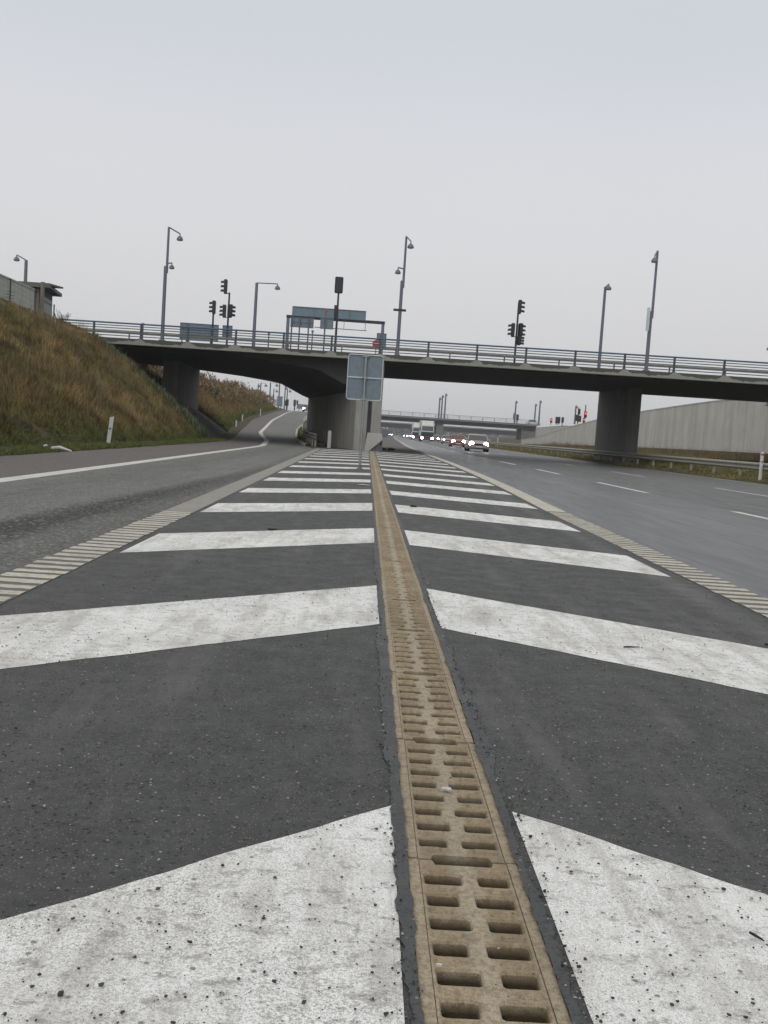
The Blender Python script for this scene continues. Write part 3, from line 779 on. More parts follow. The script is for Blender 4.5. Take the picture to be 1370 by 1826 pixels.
def signal(label, pb, pt, Y, heads, w=.06, zb=4.98, group=SG):
    a, c = at(*pb, Y), at(*pt, Y); X = (a.x+c.x)/2
    t = thing('traffic_signal', label, 'traffic light', (X, Y, zb), group)
    b = MB(); b.tube([(0, 0, 0), (0, 0, c.z-zb)], [w, w*.85], 8); b.lathe((0, 0, 0), [(w*2, 0), (w*2, .03), (w*1.2, .12)], 8); b.build('pole', M['pole_dark'], t)
    for hx, hy, hh, ang in heads:
        p = at(hx, hy, Y)      # bottom of the head
        head(t, p.x-X, (0 if abs(ang) in (0, pi) else -.1), p.z-zb, ang, hh)
        b = MB(); b.tube([(0, 0, p.z-zb+.02), (p.x-X, 0, p.z-zb+.03)], .025, 6); b.build('bracket', M['pole_dark'], t)
    return t
signal('single traffic light facing left above the big blue-grey board', (379, 600), (380.5, 556), 57, [(381.3, 560.5, .76, pi)])
signal('tallest traffic light cluster left of centre with three heads on one pole', (406, 605), (408.5, 521.5), 57, [(402, 524, .80, pi), (399.8, 566.5, .72, pi), (411.2, 567.0, .74, .25), (410.2, 567, .74, 1.2)])
signal('traffic light cluster on the right part of the bridge with four heads', (918.5, 635), (925.3, 540), 54.5, [(926.0, 560.0, .75, 0), (914.0, 601, .74, pi), (926.8, 601.5, .74, .3), (924.6, 616, .5, .1)])
# the dark signal seen from behind with a tall backing board
Y = 55; a, c = at(598, 620, Y), at(604, 520, Y); X = (a.x+c.x)/2
t = thing('traffic_signal', 'dark traffic light seen from behind on a mast above the gantry', 'traffic light', (X, Y, 4.98), SG)
b = MB(); b.tube([(0, 0, 0), (0, 0, at(604, 505, Y).z-4.98)], [.075, .05], 8); b.build('pole', M['pole_dark'], t)
p0, p1 = at(604, 523.5, Y), at(605.3, 494, Y); b = MB()
hw_, zz0, zz1 = .225, p0.z-4.98, p1.z-4.98
P = [(x, z) for x, z, _ in rrect(-hw_, hw_, zz0, zz1, .07, 0)]
b.add([(x, -.10, z) for x, z in P] + [(x, -.06, z) for x, z in P], [tuple(range(len(P))), tuple(range(len(P), 2*len(P)))[::-1]] + [(i, len(P)+i, len(P)+(i+1) % len(P), (i+1) % len(P)) for i in range(len(P))])
b.build('backing_board', M['black'], t)
b = MB(); b.box(-.14, .14, -.16, -.101, zz0+.06, zz1-.06); b.build('housing', M['pole_dark'], t)
p = at(598.5, 568, Y); q = at(598.5, 544.5, Y); b = MB(); b.box(p.x-X-.10, p.x-X+.10, -.12, .12, p.z-4.98, q.z-4.98); b.build('housing', M['black'], t)

# ------------------------------------------------------------------ sign boards standing on and behind the deck
def board(label, name, x0, y0, x1, y1, Y, posts=(), mats='teal', frame=True, zb=4.98, cat='sign', group=None, ribs=2):
    """back of a board whose corners are (x0,y0) top-left and (x1,y1) bottom-right in the photograph"""
    A, B = at(x0, y0, Y), at(x1, y1, Y); cxm = (A.x+B.x)/2
    t = thing(name, label, cat, (cxm, Y, zb), group)
    b = MB(); b.box(A.x-cxm, B.x-cxm, -.02, .02, B.z-zb, A.z-zb); b.build('panel', M[mats], t)
    if frame:
        b = MB(); e = .035; X0, X1, Z0, Z1 = A.x-cxm, B.x-cxm, B.z-zb, A.z-zb
        b.box(X0-e, X1+e, -.05, .03, Z1, Z1+e); b.box(X0-e, X1+e, -.05, .03, Z0-e, Z0); b.box(X0-e, X0, -.05, .03, Z0, Z1); b.box(X1, X1+e, -.05, .03, Z0, Z1)
        for i in range(ribs):
            z = Z0+(Z1-Z0)*(i+1)/(ribs+1); b.box(X0, X1, -.045, -.021, z-.02, z+.02)
        b.build('frame', M['pole'], t)
    for px in posts:
        p = at(px, (y0+y1)/2, Y); b = MB(); b.tube([(p.x-cxm, -.09, 0), (p.x-cxm, -.09, A.z-zb-.05)], .045, 8); b.build('post', M['pole'], t)
    return t
BG = 'grey sign boards seen from behind on the near bridge'
board('wide blue-grey sign back behind the railing under the left traffic lights', 'sign_board', 323, 576, 388, 609, 60.5, (334, 377), group=BG)
board('small square sign back on the pole of the left signal cluster', 'sign_board', 398.5, 581, 413, 600, 60.6, (406,), group=BG)
board('blue-grey sign back on three thin posts below the left of the gantry', 'sign_board', 520, 566, 558, 584.5, 58.5, (521, 535, 551), group=BG, ribs=1)
board('small grey sign back on one post below the middle of the gantry', 'sign_board', 573, 568, 593, 586.5, 58.3, (580,), 'signback', group=BG, ribs=0)
board('narrow blue-grey sign back beside the right leg of the gantry', 'sign_board', 673.5, 595, 687, 620, 58.5, (680,), group=BG, ribs=0)
# gantry
Y = 66.
gz = 4.98; PL, PR = at(514.5, 564, Y), at(683.5, 575.5, Y); gx = (PL.x+PR.x)/2; gt = (PL.z+PR.z)/2
t = thing('sign_gantry', 'steel sign gantry over the bridge road seen from behind', 'gantry', (gx, Y, gz))
for p in (PL, PR):
    b = MB(); b.box(p.x-gx-.10, p.x-gx+.10, -.10, .10, 0, gt-gz-.11); b.build('leg', M['pole'], t)
b = MB(); b.box(PL.x-gx-.12, PR.x-gx+.12, -.11, .11, gt-gz-.10, gt-gz+.08)
b.build('beam', M['pole_dark'], t)
T0, T1 = at(521.5, 547, Y), at(653, 579, Y)
zt_, zb_ = (T0.z-gz), (at(600, 569, Y).z-gz)
xs = [at(px, 560, Y).x-gx for px in (521.5, 561.5, 601.5, 624.5, 653)]
for a, c in zip(xs, xs[1:]):
    b = MB(); b.box(a+.015, c-.015, -.16, -.12, zb_, zt_); pn = b.build('sign_panel', M['teal'], t)
    b = MB(); b.box(a+.0, a+.03, -.20, -.161, zb_, zt_+.03); b.box(c-.03, c, -.20, -.161, zb_, zt_+.03); b.box(a+.03, c-.03, -.20, -.161, zt_-.01, zt_+.03); b.box(a+.03, c-.03, -.20, -.161, zb_, zb_+.03); b.build('panel_frame', M['pole'], pn)
b = MB(); zl = gt-gz-.62
b.tube([(xs[0]+1.5, -.3, zl), (xs[-1]+.1, -.3, zl)], .025, 6); b.tube([(xs[-1]-.0, -.3, zl), (xs[-1]-.0, -.3, gt-gz)], .02, 6)
for xx in (xs[1]-.1, xs[2]-.6, xs[2]+.5): b.tube([(xx, -.3, zl), (xx, -.3, zt_-.5)], .018, 6)
b.build('service_rail', M['pole'], t)
# red warning beacon on a post
Y = 58.2
p = at(584, 553, Y); t = thing('beacon_post', 'thin grey post with a small red lamp in front of the gantry', 'beacon', (p.x-.08, Y, 4.98))
b = MB(); b.tube([(0, 0, 0), (0, 0, p.z-5.1)], .045, 8); b.build('post', M['pole'], t)
b = MB(); b.lathe((.03, 0, p.z-5.1), [(.05, 0), (.065, .05), (.055, .15), (.02, .18)], 10); b.build('lamp', M['red'], t)
# red and white no-entry sign behind the railing
p = at(671, 613, 54.5); t = thing('road_sign', 'round red sign with white bar behind the railing near the gantry leg', 'road sign', (p.x, 54.5, 4.98))
b = MB(); b.lathe((0, 0, p.z-4.98), [(.20, .02), (.21, 0), (.20, -.02)], 20, 'y'); b.build('sign_disc', M['red'], t)
b = MB(); b.box(-.15, .15, -.03, -.021, p.z-4.98-.035, p.z-4.98+.035); b.build('white_bar', M['white'], t)
b = MB(); b.tube([(0, .04, 0), (0, .04, p.z-4.98+.1)], .03, 8); b.build('post', M['galv'], t)
for i, (px, py) in enumerate([(255, 590), (345+134, 607), (557, 603)]):
    p = at(px, py, 54.6); b = MB(); b.box(-.03, .03, -.03, .03, 0, p.z-4.95+.3); b.prism([(-.06, -.05), (.06, -.05), (.06, .05), (-.06, .05)], p.z-4.95+.3, p.z-4.95+.42)
    o = b.build('bollard', M['pole']); o.location = (p.x, 54.6, 4.95)
    tag(o, ['slim grey post behind the railing right of the left lamp', 'slim grey post behind the railing left of the gantry', 'short thin post behind the railing right of the three-post sign'][i], 'post')

# ------------------------------------------------------------------ the sign on the island, seen from behind
t = thing('road_sign', 'large rounded sign seen from behind on a single post between the white stripes', 'road sign', (-.08, 25.86, 0))
P = [(x, z) for x, z, _ in rrect(-.445, .445, 1.78, 2.93, .07, 0, 5)]
b = MB(); n = len(P); b.add([(x, -.006, z) for x, z in P] + [(x, .006, z) for x, z in P], [tuple(range(n)), tuple(range(n, 2*n))[::-1]] + [(i, n+i, n+(i+1) % n, (i+1) % n) for i in range(n)])
pn = b.build('panel', M['signback'], t)
b = MB(); pts = [(x, -.018, z) for x, z in P]; b.tube(pts + [pts[0], pts[1]], .017, 8, False); b.build('rim', M['signframe'], t)
b = MB(); b.box(-.43, .43, -.035, -.008, 2.335, 2.365); b.build('cross_rail', M['signframe'], t)
b = MB(); b.tube([(.02, -.065, 0), (0, -.065, 2.95)], .034, 14); b.lathe((.0, -.065, 2.95), [(.038, 0), (.036, .02), (.01, .03)], 14); b.build('post', M['galv'], t)
for z in (2.90, 2.35, 1.80):
    b = MB(); b.box(-.075, .075, -.104, -.03, z-.02, z+.02); b.build('clamp', M['galv'], t)
b = MB(); b.lathe((.02, -.065, 0), [(.09, 0), (.09, .012), (.05, .03), (.045, .10)], 12); b.build('base', M['galv_dirty'], t)
b = MB(); b.lathe((.415, .10, 2.08), [(.06, -.04), (.07, -.02), (.07, .03), (.05, .05)], 14, 'y'); b.box(.38, .46, .006, .06, 1.97, 2.10); b.build('warning_lamp', M['red'], t)

# ------------------------------------------------------------------ walls and guard rails at the right
def wall_strip(name, label, ys, xf, zb, zt, th, m, cat='wall'):
    b = MB()
    for y_ in ys: x = xf(y_); b.v += [(x, y_, zb), (x, y_, zt(y_)), (x+th, y_, zt(y_)), (x+th, y_, zb)]
    for i in range(len(ys)-1):
        a = 4*i; b.f += [(a+1, a, a+4, a+5), (a+2, a+1, a+5, a+6), (a+3, a+2, a+6, a+7)]
    b.f += [(0, 1, 2, 3), tuple(4*(len(ys)-1)+j for j in (3, 2, 1, 0))]
    # construction joints: shallow proud coping
    t = thing(name, label, cat, (xf(ys[0]), ys[0], 0), world=True)
    b.build('wall_face', m, t)
    c = MB()
    for y_ in ys: x = xf(y_); z = zt(y_); c.v += [(x-.04, y_, z+.0), (x-.04, y_, z+.09), (x+th+.04, y_, z+.09), (x+th+.04, y_, z)]
    for i in range(len(ys)-1):
        a = 4*i; c.f += [(a+1, a, a+4, a+5), (a+2, a+1, a+5, a+6), (a+3, a+2, a+6, a+7), (a, a+3, a+7, a+4)]
    c.build('coping', m, t)
    return t
wall_strip('retaining_wall', 'long streaky grey concrete retaining wall at the right behind the bridge pier', frange(30, 190, 4), lambda y_: 30, .3, lambda y_: ip(WT, y_), .35, M['wall'])
def w2(y_): return ip([(150, 31), (155, 31.4), (280, 48)], y_)
wall_strip('retaining_wall', 'far concrete retaining wall rising behind the end of the near wall', [151, 160, 180, 210, 240, 279], w2, 0, lambda y_: ip([(150, 3.85), (160, 4.1), (280, 5.4)], y_), .4, M['wall'])
def guardrail(label, fx, ys, zg, z=.62, m='galv_pale', step=2.6, off=-.0, flip=1, tall=.7):
    t = thing('guardrail', label, 'guardrail', (fx(ys[0]), ys[0], 0), world=True)
    pts = [(fx(y_), y_, zg(y_)) for y_ in ys]
    if flip < 0: pts = pts[::-1]
    wbeam(pts, z).build('beam', M[m], t)
    y_ = ys[0]+.5; i = 0
    while y_ < ys[-1] and i < 60:
        x = fx(y_); b = MB(); b.box(x-.02*flip-.05, x-.02*flip+.05, y_-.04, y_+.04, zg(y_)-.3, zg(y_)+tall); b.build('post', M[m], t)
        y_ += step if y_ < 90 else step*2; i += 1
    return t
guardrail('weathered steel guardrail along the grass verge at the right', lambda y_: 15.6+sh(y_), frange(28, 230, 3), lambda y_: .17, .47, step=3.1, flip=-1, tall=.55)
guardrail('steel guardrail on posts along the right side of the rising ramp', lambda y_: ip(RC, y_)+.55, frange(54, 150, 3), lambda y_: zr(y_), .55, step=2.0, flip=-1)
b = MB(); b.box(-.09, .09, -.09, .09, 0, .88); b.prism([(-.07, -.07), (.07, -.07), (.07, .07), (-.07, .07)], .88, .92)
o = b.build('guardrail_end_post', M['barrier']); o.location = (-1.85, 53.6, 0); tag(o, 'pale square post at the near end of the ramp guardrail', 'post')
b = MB(); b.box(-.07, .07, -.06, .06, 0, 1.15); b.prism([(-.05, -.05), (.05, -.05), (.05, .05), (-.05, .05)], 1.15, 1.25)
o = b.build('dark_post', M['black']); o.location = (-2.25, 56.5, .0); tag(o, 'short black post behind the ramp guardrail against the lit wall', 'post')

# ------------------------------------------------------------------ marker posts
def marker(label, loc, h=1.0, lean=(0, 0), group='white roadside marker posts', refl=True):
    t = thing('marker_post', label, 'marker post', loc, group); t.rotation_euler = (lean[1], lean[0], 0)
    b = MB(); b.prism([(-.06, -.03), (.0, -.05), (.06, -.03), (.05, .04), (-.05, .04)], -.1, h-.08)
    o = len(b.v); b.add([(-.06, -.03, h-.08), (0, -.05, h-.08), (.06, -.03, h-.08), (.05, .04, h-.08), (-.05, .04, h-.08), (-.055, -.025, h-.04), (0, -.045, h-.03), (.055, -.025, h), (.045, .035, h), (-.045, .035, h-.04)],
        [(0, 1, 6, 5), (1, 2, 7, 6), (2, 3, 8, 7), (3, 4, 9, 8), (4, 0, 5, 9), (5, 6, 7, 8, 9)])
    b.build('post', M['white'], t)
    if refl:
        b = MB(); b.box(-.035, .035, -.058, -.046, h-.42, h-.37); b.build('reflector', M['pole'], t)
    return t
marker('white marker post leaning right at the foot of the left grass bank', (-7.95, 31.3, .08), .86, (.10, 0))
mk = marker('white marker post with red top in front of the right guardrail', (15.42, 38.3, .13), 1.10)
b = MB(); b.box(-.062, .062, -.0545, -.049, .95, 1.02); b.build('red_band', M['red'], mk)
for i, (px, py, Y) in enumerate([(420.8, 771, 82), (432, 757, 98), (464.5, 743, 126)]):
    p = at(px, py, Y); marker(['white marker post on the green verge beyond the left pier, nearest of three', 'white marker post on the green verge beyond the left pier, middle of three', 'white marker post on the green verge beyond the left pier, farthest of three'][i], p, 1.0, (0, 0), refl=False)
p = at(887, 797, 135); marker('white marker post in the grass beyond the guardrail behind the cars', (p.x, 135, .15), 1.3, refl=False)
for i, (px, Y) in enumerate([(541.5, 90), (545, 96)]):
    p = at(px, 771, Y); marker(['white marker post behind the ramp kerb beside the lit wall', 'second white marker post behind the ramp kerb, right of the first'][i], (p.x, Y, zr(Y)), 1.1, refl=False)

# ------------------------------------------------------------------ hut, pale wall and fence on the left bank
t = thing('hut', 'brown flat-roofed hut on top of the left bank', 'hut', (-20.5, 62, 5.1), world=True)
Yh = 62.
a0, a1, a2 = at(48, 520, Yh), at(76, 520, Yh), at(88, 520, Yh+2.5)
rz = at(60, 513, Yh).z
b = MB(); b.prism([(-22.6, Yh), (a1.x, Yh), (a2.x, Yh+3.2), (-22.6, Yh+3.2)], 5.0, rz); b.build('wall', M['wood'], t)
b = MB(); R0 = at(17, 508.5, Yh-.4); R1 = at(90, 508.5, Yh-.4); R2 = at(110.5, 517, Yh+3.8)
b.prism([(-22.9, Yh-.5), (R1.x, Yh-.5), (R2.x, Yh+3.9), (-22.9, Yh+3.9)], rz+.001, rz+.20); b.build('roof', M['roofm'], t)
b = MB(); b.prism([(-22.9, Yh-.3), (R1.x-.1, Yh-.3), (R1.x+.3, Yh+1.2), (-22.9, Yh+1.2)], rz+.201, rz+.30); b.build('roof_edge', M['roofm'], t)
for px in (54, 69): 
    p = at(px, 520, Yh); b = MB(); b.box(p.x-.06, p.x+.06, Yh-.10, Yh-.002, 5.0, rz-.001); b.build('wall_post', M['wood2'] if px == 69 else M['wood'], t)
b = MB(); p = at(54, 522, Yh); q = at(69, 522, Yh); b.box(p.x+.07, q.x-.07, Yh-.06, Yh-.003, rz-.52, rz-.42); b.build('cross_rail', M['wood'], t)
for k in range(4):
    b = MB(); d0 = Vector((a1.x, Yh, 0)); d1 = Vector((a2.x, Yh+3.2, 0)); z_ = rz-.75-k*.75
    m0, m1 = d0.lerp(d1, .08), d0.lerp(d1, .92); nn = Vector((.06, -.012, 0))
    b.add([m0+Vector((0, 0, z_)), m1+Vector((0, 0, z_)), m1+Vector((0, 0, z_+.12)), m0+Vector((0, 0, z_+.12))] + [v+nn for v in (m0+Vector((0, 0, z_)), m1+Vector((0, 0, z_)), m1+Vector((0, 0, z_+.12)), m0+Vector((0, 0, z_+.12)))],
          [(4, 5, 6, 7), (0, 1, 5, 4), (3, 2, 6, 7)]); b.build('window_rail', M['pole_dark'], t)
b = MB(); d0 = Vector((a1.x, Yh, 0)).lerp(Vector((a2.x, Yh+3.2, 0)), .1); d1 = Vector((a1.x, Yh, 0)).lerp(Vector((a2.x, Yh+3.2, 0)), .9)
b.add([d0+Vector((.03, 0, 5.6)), d1+Vector((.03, 0, 5.6)), d1+Vector((.03, 0, rz-.45)), d0+Vector((.03, 0, rz-.45))], [(0, 1, 2, 3)]); b.build('window', M['signback'], t)
b = MB(); p = at(74, 540, Yh-1); b.tube([(p.x, Yh-1, 4.9), (p.x+.05, Yh-1, at(76, 503, Yh-1).z)], .12, 8)
tag(b.build('timber_pole', M['wood2']), 'weathered timber pole standing in front of the brown hut', 'pole')
wall_strip('boundary_wall', 'pale green-grey wall on the bank at the far left edge', [34, 42, 50, 55, 60.4], lambda y_: -20.35+.0*y_, 4.9, lambda y_: 8.05, .25, M['palewall'])
t = thing('wire_fence', 'wire fence with thin dark posts along the crest of the left bank', 'fence', (-17, 48, 5.1), world=True)
tops = []
for i, (px, pt, Y) in enumerate([(None, None, 41), (19.5, 497, 48), (97, 543, 54.4)]):
    x = -17.05 if px is None else at(px, pt, Y).x; zt2 = 7.1 if px is None else at(px, pt, Y).z
    b = MB(); b.tube([(x, Y, 4.8), (x, Y, zt2)], .035, 6)
    if i == 2: b.tube([(x, Y, zt2-.4), (x+.35, Y+.2, 5.2)], .03, 6)
    if i == 1:
        for zz in (6.0, 6.15, 6.3, 6.45): b.tube([(x-.22, Y, zz+.03), (x+.22, Y, zz-.03)], .012, 4)
    b.build('post', M['pole_dark'], t); tops.append((x, Y, zt2))
b = MB()
for dz in (0.02, .22, .45, .75, 1.1): b.tube([(x, y_, z-dz) for x, y_, z in tops], .006, 4)
b.build('wire', M['pole'], t)

# ------------------------------------------------------------------ vegetation
def blades(name, P, H, Wd, C, lean=.35, seg=2, kind='stuff', tilt=None):
    """N grass blades as tapering two-segment strips with one real colour each"""
    P = np.asarray(P, float); N = len(P); ang = RNG.uniform(0, 2*pi, N); la = RNG.uniform(0, 2*pi, N); ln = np.abs(RNG.normal(0, lean, N))
    dx = np.cos(ang)*Wd/2; dy = np.sin(ang)*Wd/2
    up = np.stack([np.cos(la)*ln, np.sin(la)*ln, np.ones(N)], 1)
    if tilt is not None: up += np.asarray(tilt)
    up /= np.linalg.norm(up, axis=1)[:, None]
    mid = P + up*(H*.5)[:, None]; tip = P + up*(H*.92)[:, None] + np.stack([np.cos(la)*ln*H*.35, np.sin(la)*ln*H*.35, -.1*H*ln], 1)
    D_ = np.stack([dx, dy, np.zeros(N)], 1)
    V = np.stack([P-D_, P+D_, mid+D_*.75, mid-D_*.75, tip], 1).reshape(-1, 3)
    base = (np.arange(N)*5)[:, None]
    quads = base + np.array([[0, 1, 2, 3]]); tris = base + np.array([[3, 2, 4]])
    me = bpy.data.meshes.new(name); me.vertices.add(len(V)); me.vertices.foreach_set('co', V.ravel())
    loops = np.concatenate([quads, tris], 1).ravel(); me.loops.add(len(loops)); me.loops.foreach_set('vertex_index', loops.astype(np.int32))
    st = np.empty(2*N, np.int32); st[0::2] = np.arange(N)*7; st[1::2] = np.arange(N)*7+4
    me.polygons.add(2*N); me.polygons.foreach_set('loop_start', st)
    ca = me.color_attributes.new('Col', 'FLOAT_COLOR', 'POINT')
    CC = np.ones((N, 5, 4)); CC[:, :, :3] = np.asarray(C)[:, None, :]; ca.data.foreach_set('color', CC.ravel())
    me.update(calc_edges=True); me.validate(); me.materials.append(M['veg'])
    o = bpy.data.objects.new(name, me); COL.objects.link(o)
    if kind: o['kind'] = kind
    return o
def vnoise(x, y, s, seed=0):
    """cheap smooth value noise"""
    r = np.random.default_rng(seed).uniform(0, 1, (64, 64)); x = x/s; y = y/s
    xi, yi = np.floor(x).astype(int), np.floor(y).astype(int); fx, fy = x-xi, y-yi; fx = fx*fx*(3-2*fx); fy = fy*fy*(3-2*fy)
    g = lambda a, b_: r[a % 64, b_ % 64]
    return (g(xi, yi)*(1-fx)+g(xi+1, yi)*fx)*(1-fy) + (g(xi, yi+1)*(1-fx)+g(xi+1, yi+1)*fx)*fy
def slope_pos(Y, t):
    cx_ = np.interp(Y, *zip(*CR)); cz_ = np.interp(Y, *zip(*CZ)); rs = np.interp(Y, *zip(*RS)); z = np.interp(Y, *zip(*ZR))
    tx, tz = rs-.9, z+.12
    return np.stack([tx+(cx_-tx)*t, Y, tz+(cz_-tz)*t + .12*np.sin(pi*t)+.02], 1)
ORG = np.array([.235, .170, .068]); OCH = np.array([.37, .275, .13]); GRN = np.array([.062, .082, .022]); OLV = np.array([.150, .132, .045]); BRN = np.array([.080, .052, .028]); STR = np.array([.36, .28, .15])
def mixc(a, b, w): return a[None]*(1-w[:, None]) + b[None]*w[:, None]
# left bank before the bridge
N = 190000; Yv = 13 + 40*RNG.uniform(0, 1, N)**.85; t_ = RNG.uniform(-.04, 1.06, N)
t_ = np.where(RNG.uniform(0, 1, N) < .12, t_*.25, t_)
n1 = vnoise(Yv*.6, t_*7, 1.4, 1); n2 = vnoise(Yv*.5, t_*7, .45, 2); n3 = vnoise(Yv+40, t_*7, 3.2, 3)
dry = np.clip((n1*.8+n3*.9-.72)*2.4 + (t_-.35)*.5, 0, 1)
C = mixc(OLV, ORG, dry); w = np.clip((n2-.45)*2, 0, 1)*dry; C = C*(1-w[:, None])+OCH*w[:, None]
w = np.clip((.42-n2)*2.6, 0, .9); C = C*(1-w[:, None])+BRN*w[:, None]
w = np.clip((.11-t_)*8, 0, .9); C = C*(1-w[:, None])+(GRN*1.3)*w[:, None]
C *= RNG.uniform(.6, 1.45, N)[:, None]
H = (.14+.22*n1+.17*dry)*RNG.uniform(.5, 1.2, N); n4 = vnoise(Yv*1.3, t_*10, .33, 77); H *= .55+1.0*np.clip((n4-.35)*2, 0, 1)
w = np.clip((n4-.72)*6, 0, .75); C = C*(1-w[:, None])+BRN*.8*w[:, None]
H *= np.clip(.42+t_*4, .3, 1)*np.clip((1.12-t_)*3.2, .3, 1)
blades('bank_grass', slope_pos(Yv, t_), H, RNG.uniform(.010, .028, N), C, .45)
N = 26000; Yv = 13+40*RNG.uniform(0, 1, N); t_ = RNG.uniform(.1, 1.05, N); k = vnoise(Yv, t_*7, .8, 9) > .55; Yv = Yv[k]; t_ = t_[k]; N = len(Yv)
pick = RNG.uniform(0, 1, N); C = np.where(pick[:, None] < .4, STR*.75, np.where(pick[:, None] < .7, ORG, BRN))*RNG.uniform(.6, 1.2, N)[:, None]
blades('bank_stalks', slope_pos(Yv, t_), RNG.uniform(.35, .80, N), RNG.uniform(.006, .014, N), C, .22)
# green strip at the foot
N = 60000; Yv = 12+43*RNG.uniform(0, 1, N); rs = np.interp(Yv, *zip(*RS)); u = RNG.uniform(0, 1, N)**1.2; P = np.stack([rs-.02-u*1.5, Yv, np.maximum(.0, (u*1.5-.9))*.7+.01+u*.05], 1)
P[:, 0] += .10*(vnoise(Yv, Yv*0, .7, 5)-.5)*3*(1-u)
n1 = vnoise(Yv, P[:, 0], .6, 6); C = mixc(GRN, np.array([.085, .12, .022]), n1)*RNG.uniform(.6, 1.4, N)[:, None]; k = RNG.uniform(0, 1, N) < .18; C[k] = OLV*1.3
blades('verge_grass', P, (.05+.10*n1)*RNG.uniform(.5, 1.3, N), RNG.uniform(.008, .02, N), C, .6)
# weeds with small white flowers along the bridge edge of the bank
N = 9000; t_ = RNG.uniform(0.0, .93, N); Yv = 51.9+RNG.normal(0, .35, N); P = slope_pos(Yv, t_)
C = mixc(np.array([.035, .06, .018]), np.array([.09, .12, .04]), RNG.uniform(0, 1, N)); k = RNG.uniform(0, 1, N) < .03; C[k] = (.30, .32, .26)
H = RNG.uniform(.15, .62, N); H[k] = RNG.uniform(.5, .8, k.sum())
blades('flowering_weeds', P, H, np.where(k, .03, .03), C, .4)
# slope and shrubs beyond the bridge
N = 60000; Yv = 69+125*RNG.uniform(0, 1, N)**1.3; t_ = RNG.uniform(-.1, 1.3, N)
n1 = vnoise(Yv*.3, t_*3, 1.1, 11); n2 = vnoise(Yv*.5, t_*5, .6, 12)
C = mixc(OLV, ORG*.9, np.clip(n1*1.6-.1, 0, 1)); w = np.clip((.5-n2)*2.4, 0, .9); C = C*(1-w[:, None])+BRN*1.2*w[:, None]
w = np.clip((.16-t_)*9, 0, 1); C = C*(1-w[:, None])+(GRN*1.5)*w[:, None]; C *= RNG.uniform(.6, 1.4, N)[:, None]
blades('far_bank_grass', slope_pos(Yv, t_), (.3+.9*n1*n2)*RNG.uniform(.6, 1.2, N)*np.clip(t_*4+.25, .15, 1), RNG.uniform(.03, .07, N), C, .5)
def bush(name, label, c, r, h, cols, n=900, group=None, cat='shrub', leaf=.06):
    t = thing(name, label, cat, c, group)
    b = MB()
    for i in range(9):
        a = random.uniform(0, 2*pi); q = random.uniform(.3, 1); b.tube([(0, 0, -.1), (cos(a)*r*q*.4, sin(a)*r*q*.4, h*.5), (cos(a)*r*q*.8, sin(a)*r*q*.8, h*random.uniform(.7, 1))], [.03, .02, .006], 4)
    b.build('stem', M['twig'], t)
    u = RNG.normal(0, 1, (n, 3)); u /= np.linalg.norm(u, axis=1)[:, None]; rad = RNG.uniform(.45, 1.0, n)**.6
    lob = 1+.28*np.sin(u[:, 0]*5+random.uniform(0, 6))*np.cos(u[:, 2]*4+u[:, 1]*3)
    P = u*rad[:, None]*lob[:, None]*np.array([r, r, h*.5]) + np.array([0, 0, h*.5]); P = P[P[:, 2] > 0]
    m_ = len(P); cc = np.array(cols)[RNG.integers(0, len(cols), m_)]*RNG.uniform(.6, 1.4, m_)[:, None]
    o = blades('foliage', P, RNG.uniform(.5, 1.2, m_)*leaf*5, RNG.uniform(.5, 1.2, m_)*leaf, cc, .8, kind=None)
    o.parent = t; return t
RUST = [(.19, .125, .065), (.24, .17, .09), (.11, .075, .045), (.17, .145, .07)]
for i in range(46):
    Y = 70+115*(i/46)**1.2; tt = random.uniform(.35, 1.1) if i % 3 else random.uniform(.85, 1.1); p = slope_pos(np.array([Y]), np.array([tt]))[0]
    r_ = random.uniform(.6, 1.3)*(1+Y/260); bush('shrub', 'rust-brown shrub among others on the bank beyond the bridge', tuple(p), r_, r_*random.uniform(.8, 1.2), RUST, 420, 'shrubs on the bank beyond the bridge', leaf=.05*(1+Y/120))
# bare shrub by the left end of the railing
t = thing('bare_shrub', 'leafless shrub with thin twigs at the left end of the railing', 'shrub', tuple(at(114, 592, 49.5)))
b = MB()
def twigs(p, d, L, r, lv):
    e = p + d*L; b.tube([p, (p+e)/2+Vector((random.uniform(-1, 1), 0, random.uniform(-1, 1)))*L*.06, e], [r, r*.8, r*.6], 4, False)
    if lv:
        for q in range(3): twigs(p.lerp(e, random.uniform(.4, 1)), (d+Vector((random.uniform(-.6, .6), random.uniform(-.4, .4), random.uniform(-.15, .4)))).normalized(), L*.62, r*.6, lv-1)
for q in range(5): twigs(Vector((random.uniform(-.25, .3), 0, 0)), Vector((random.uniform(-.3, .3), random.uniform(-.2, .2), 1)).normalized(), .55, .014, 3)
b.build('branches', M['twig'], t)
# right verge
N = 110000; Yv = 30+130*RNG.uniform(0, 1, N)**1.4; u = RNG.uniform(0, 1, N); s_ = np.interp(Yv, *zip(*SH)); X = 15.05+(30-15.1-s_)*u**1.6
Z = np.interp(X, [15, 15.2, 15.7, 18, 23, 30], [0, .08, .18, .38, .6, .8]); n1 = vnoise(Yv*.5, X, .9, 21); n2 = vnoise(Yv, X*2, .7, 22)
C = mixc(GRN*1.2, OLV*1.2, n1); w = np.clip((n2-.45)*2.2, 0, 1); C = C*(1-w[:, None])+ORG*.9*w[:, None]; w = np.clip((.35-n2)*2.5, 0, .8); C = C*(1-w[:, None])+BRN*w[:, None]; C *= RNG.uniform(.6, 1.4, N)[:, None]
blades('verge_grass', np.stack([X+s_, Yv, Z], 1), (.05+.16*n1)*RNG.uniform(.5, 1.3, N)*np.clip(.4+u*2, .4, 1.2), RNG.uniform(.012, .035, N), C, .6)
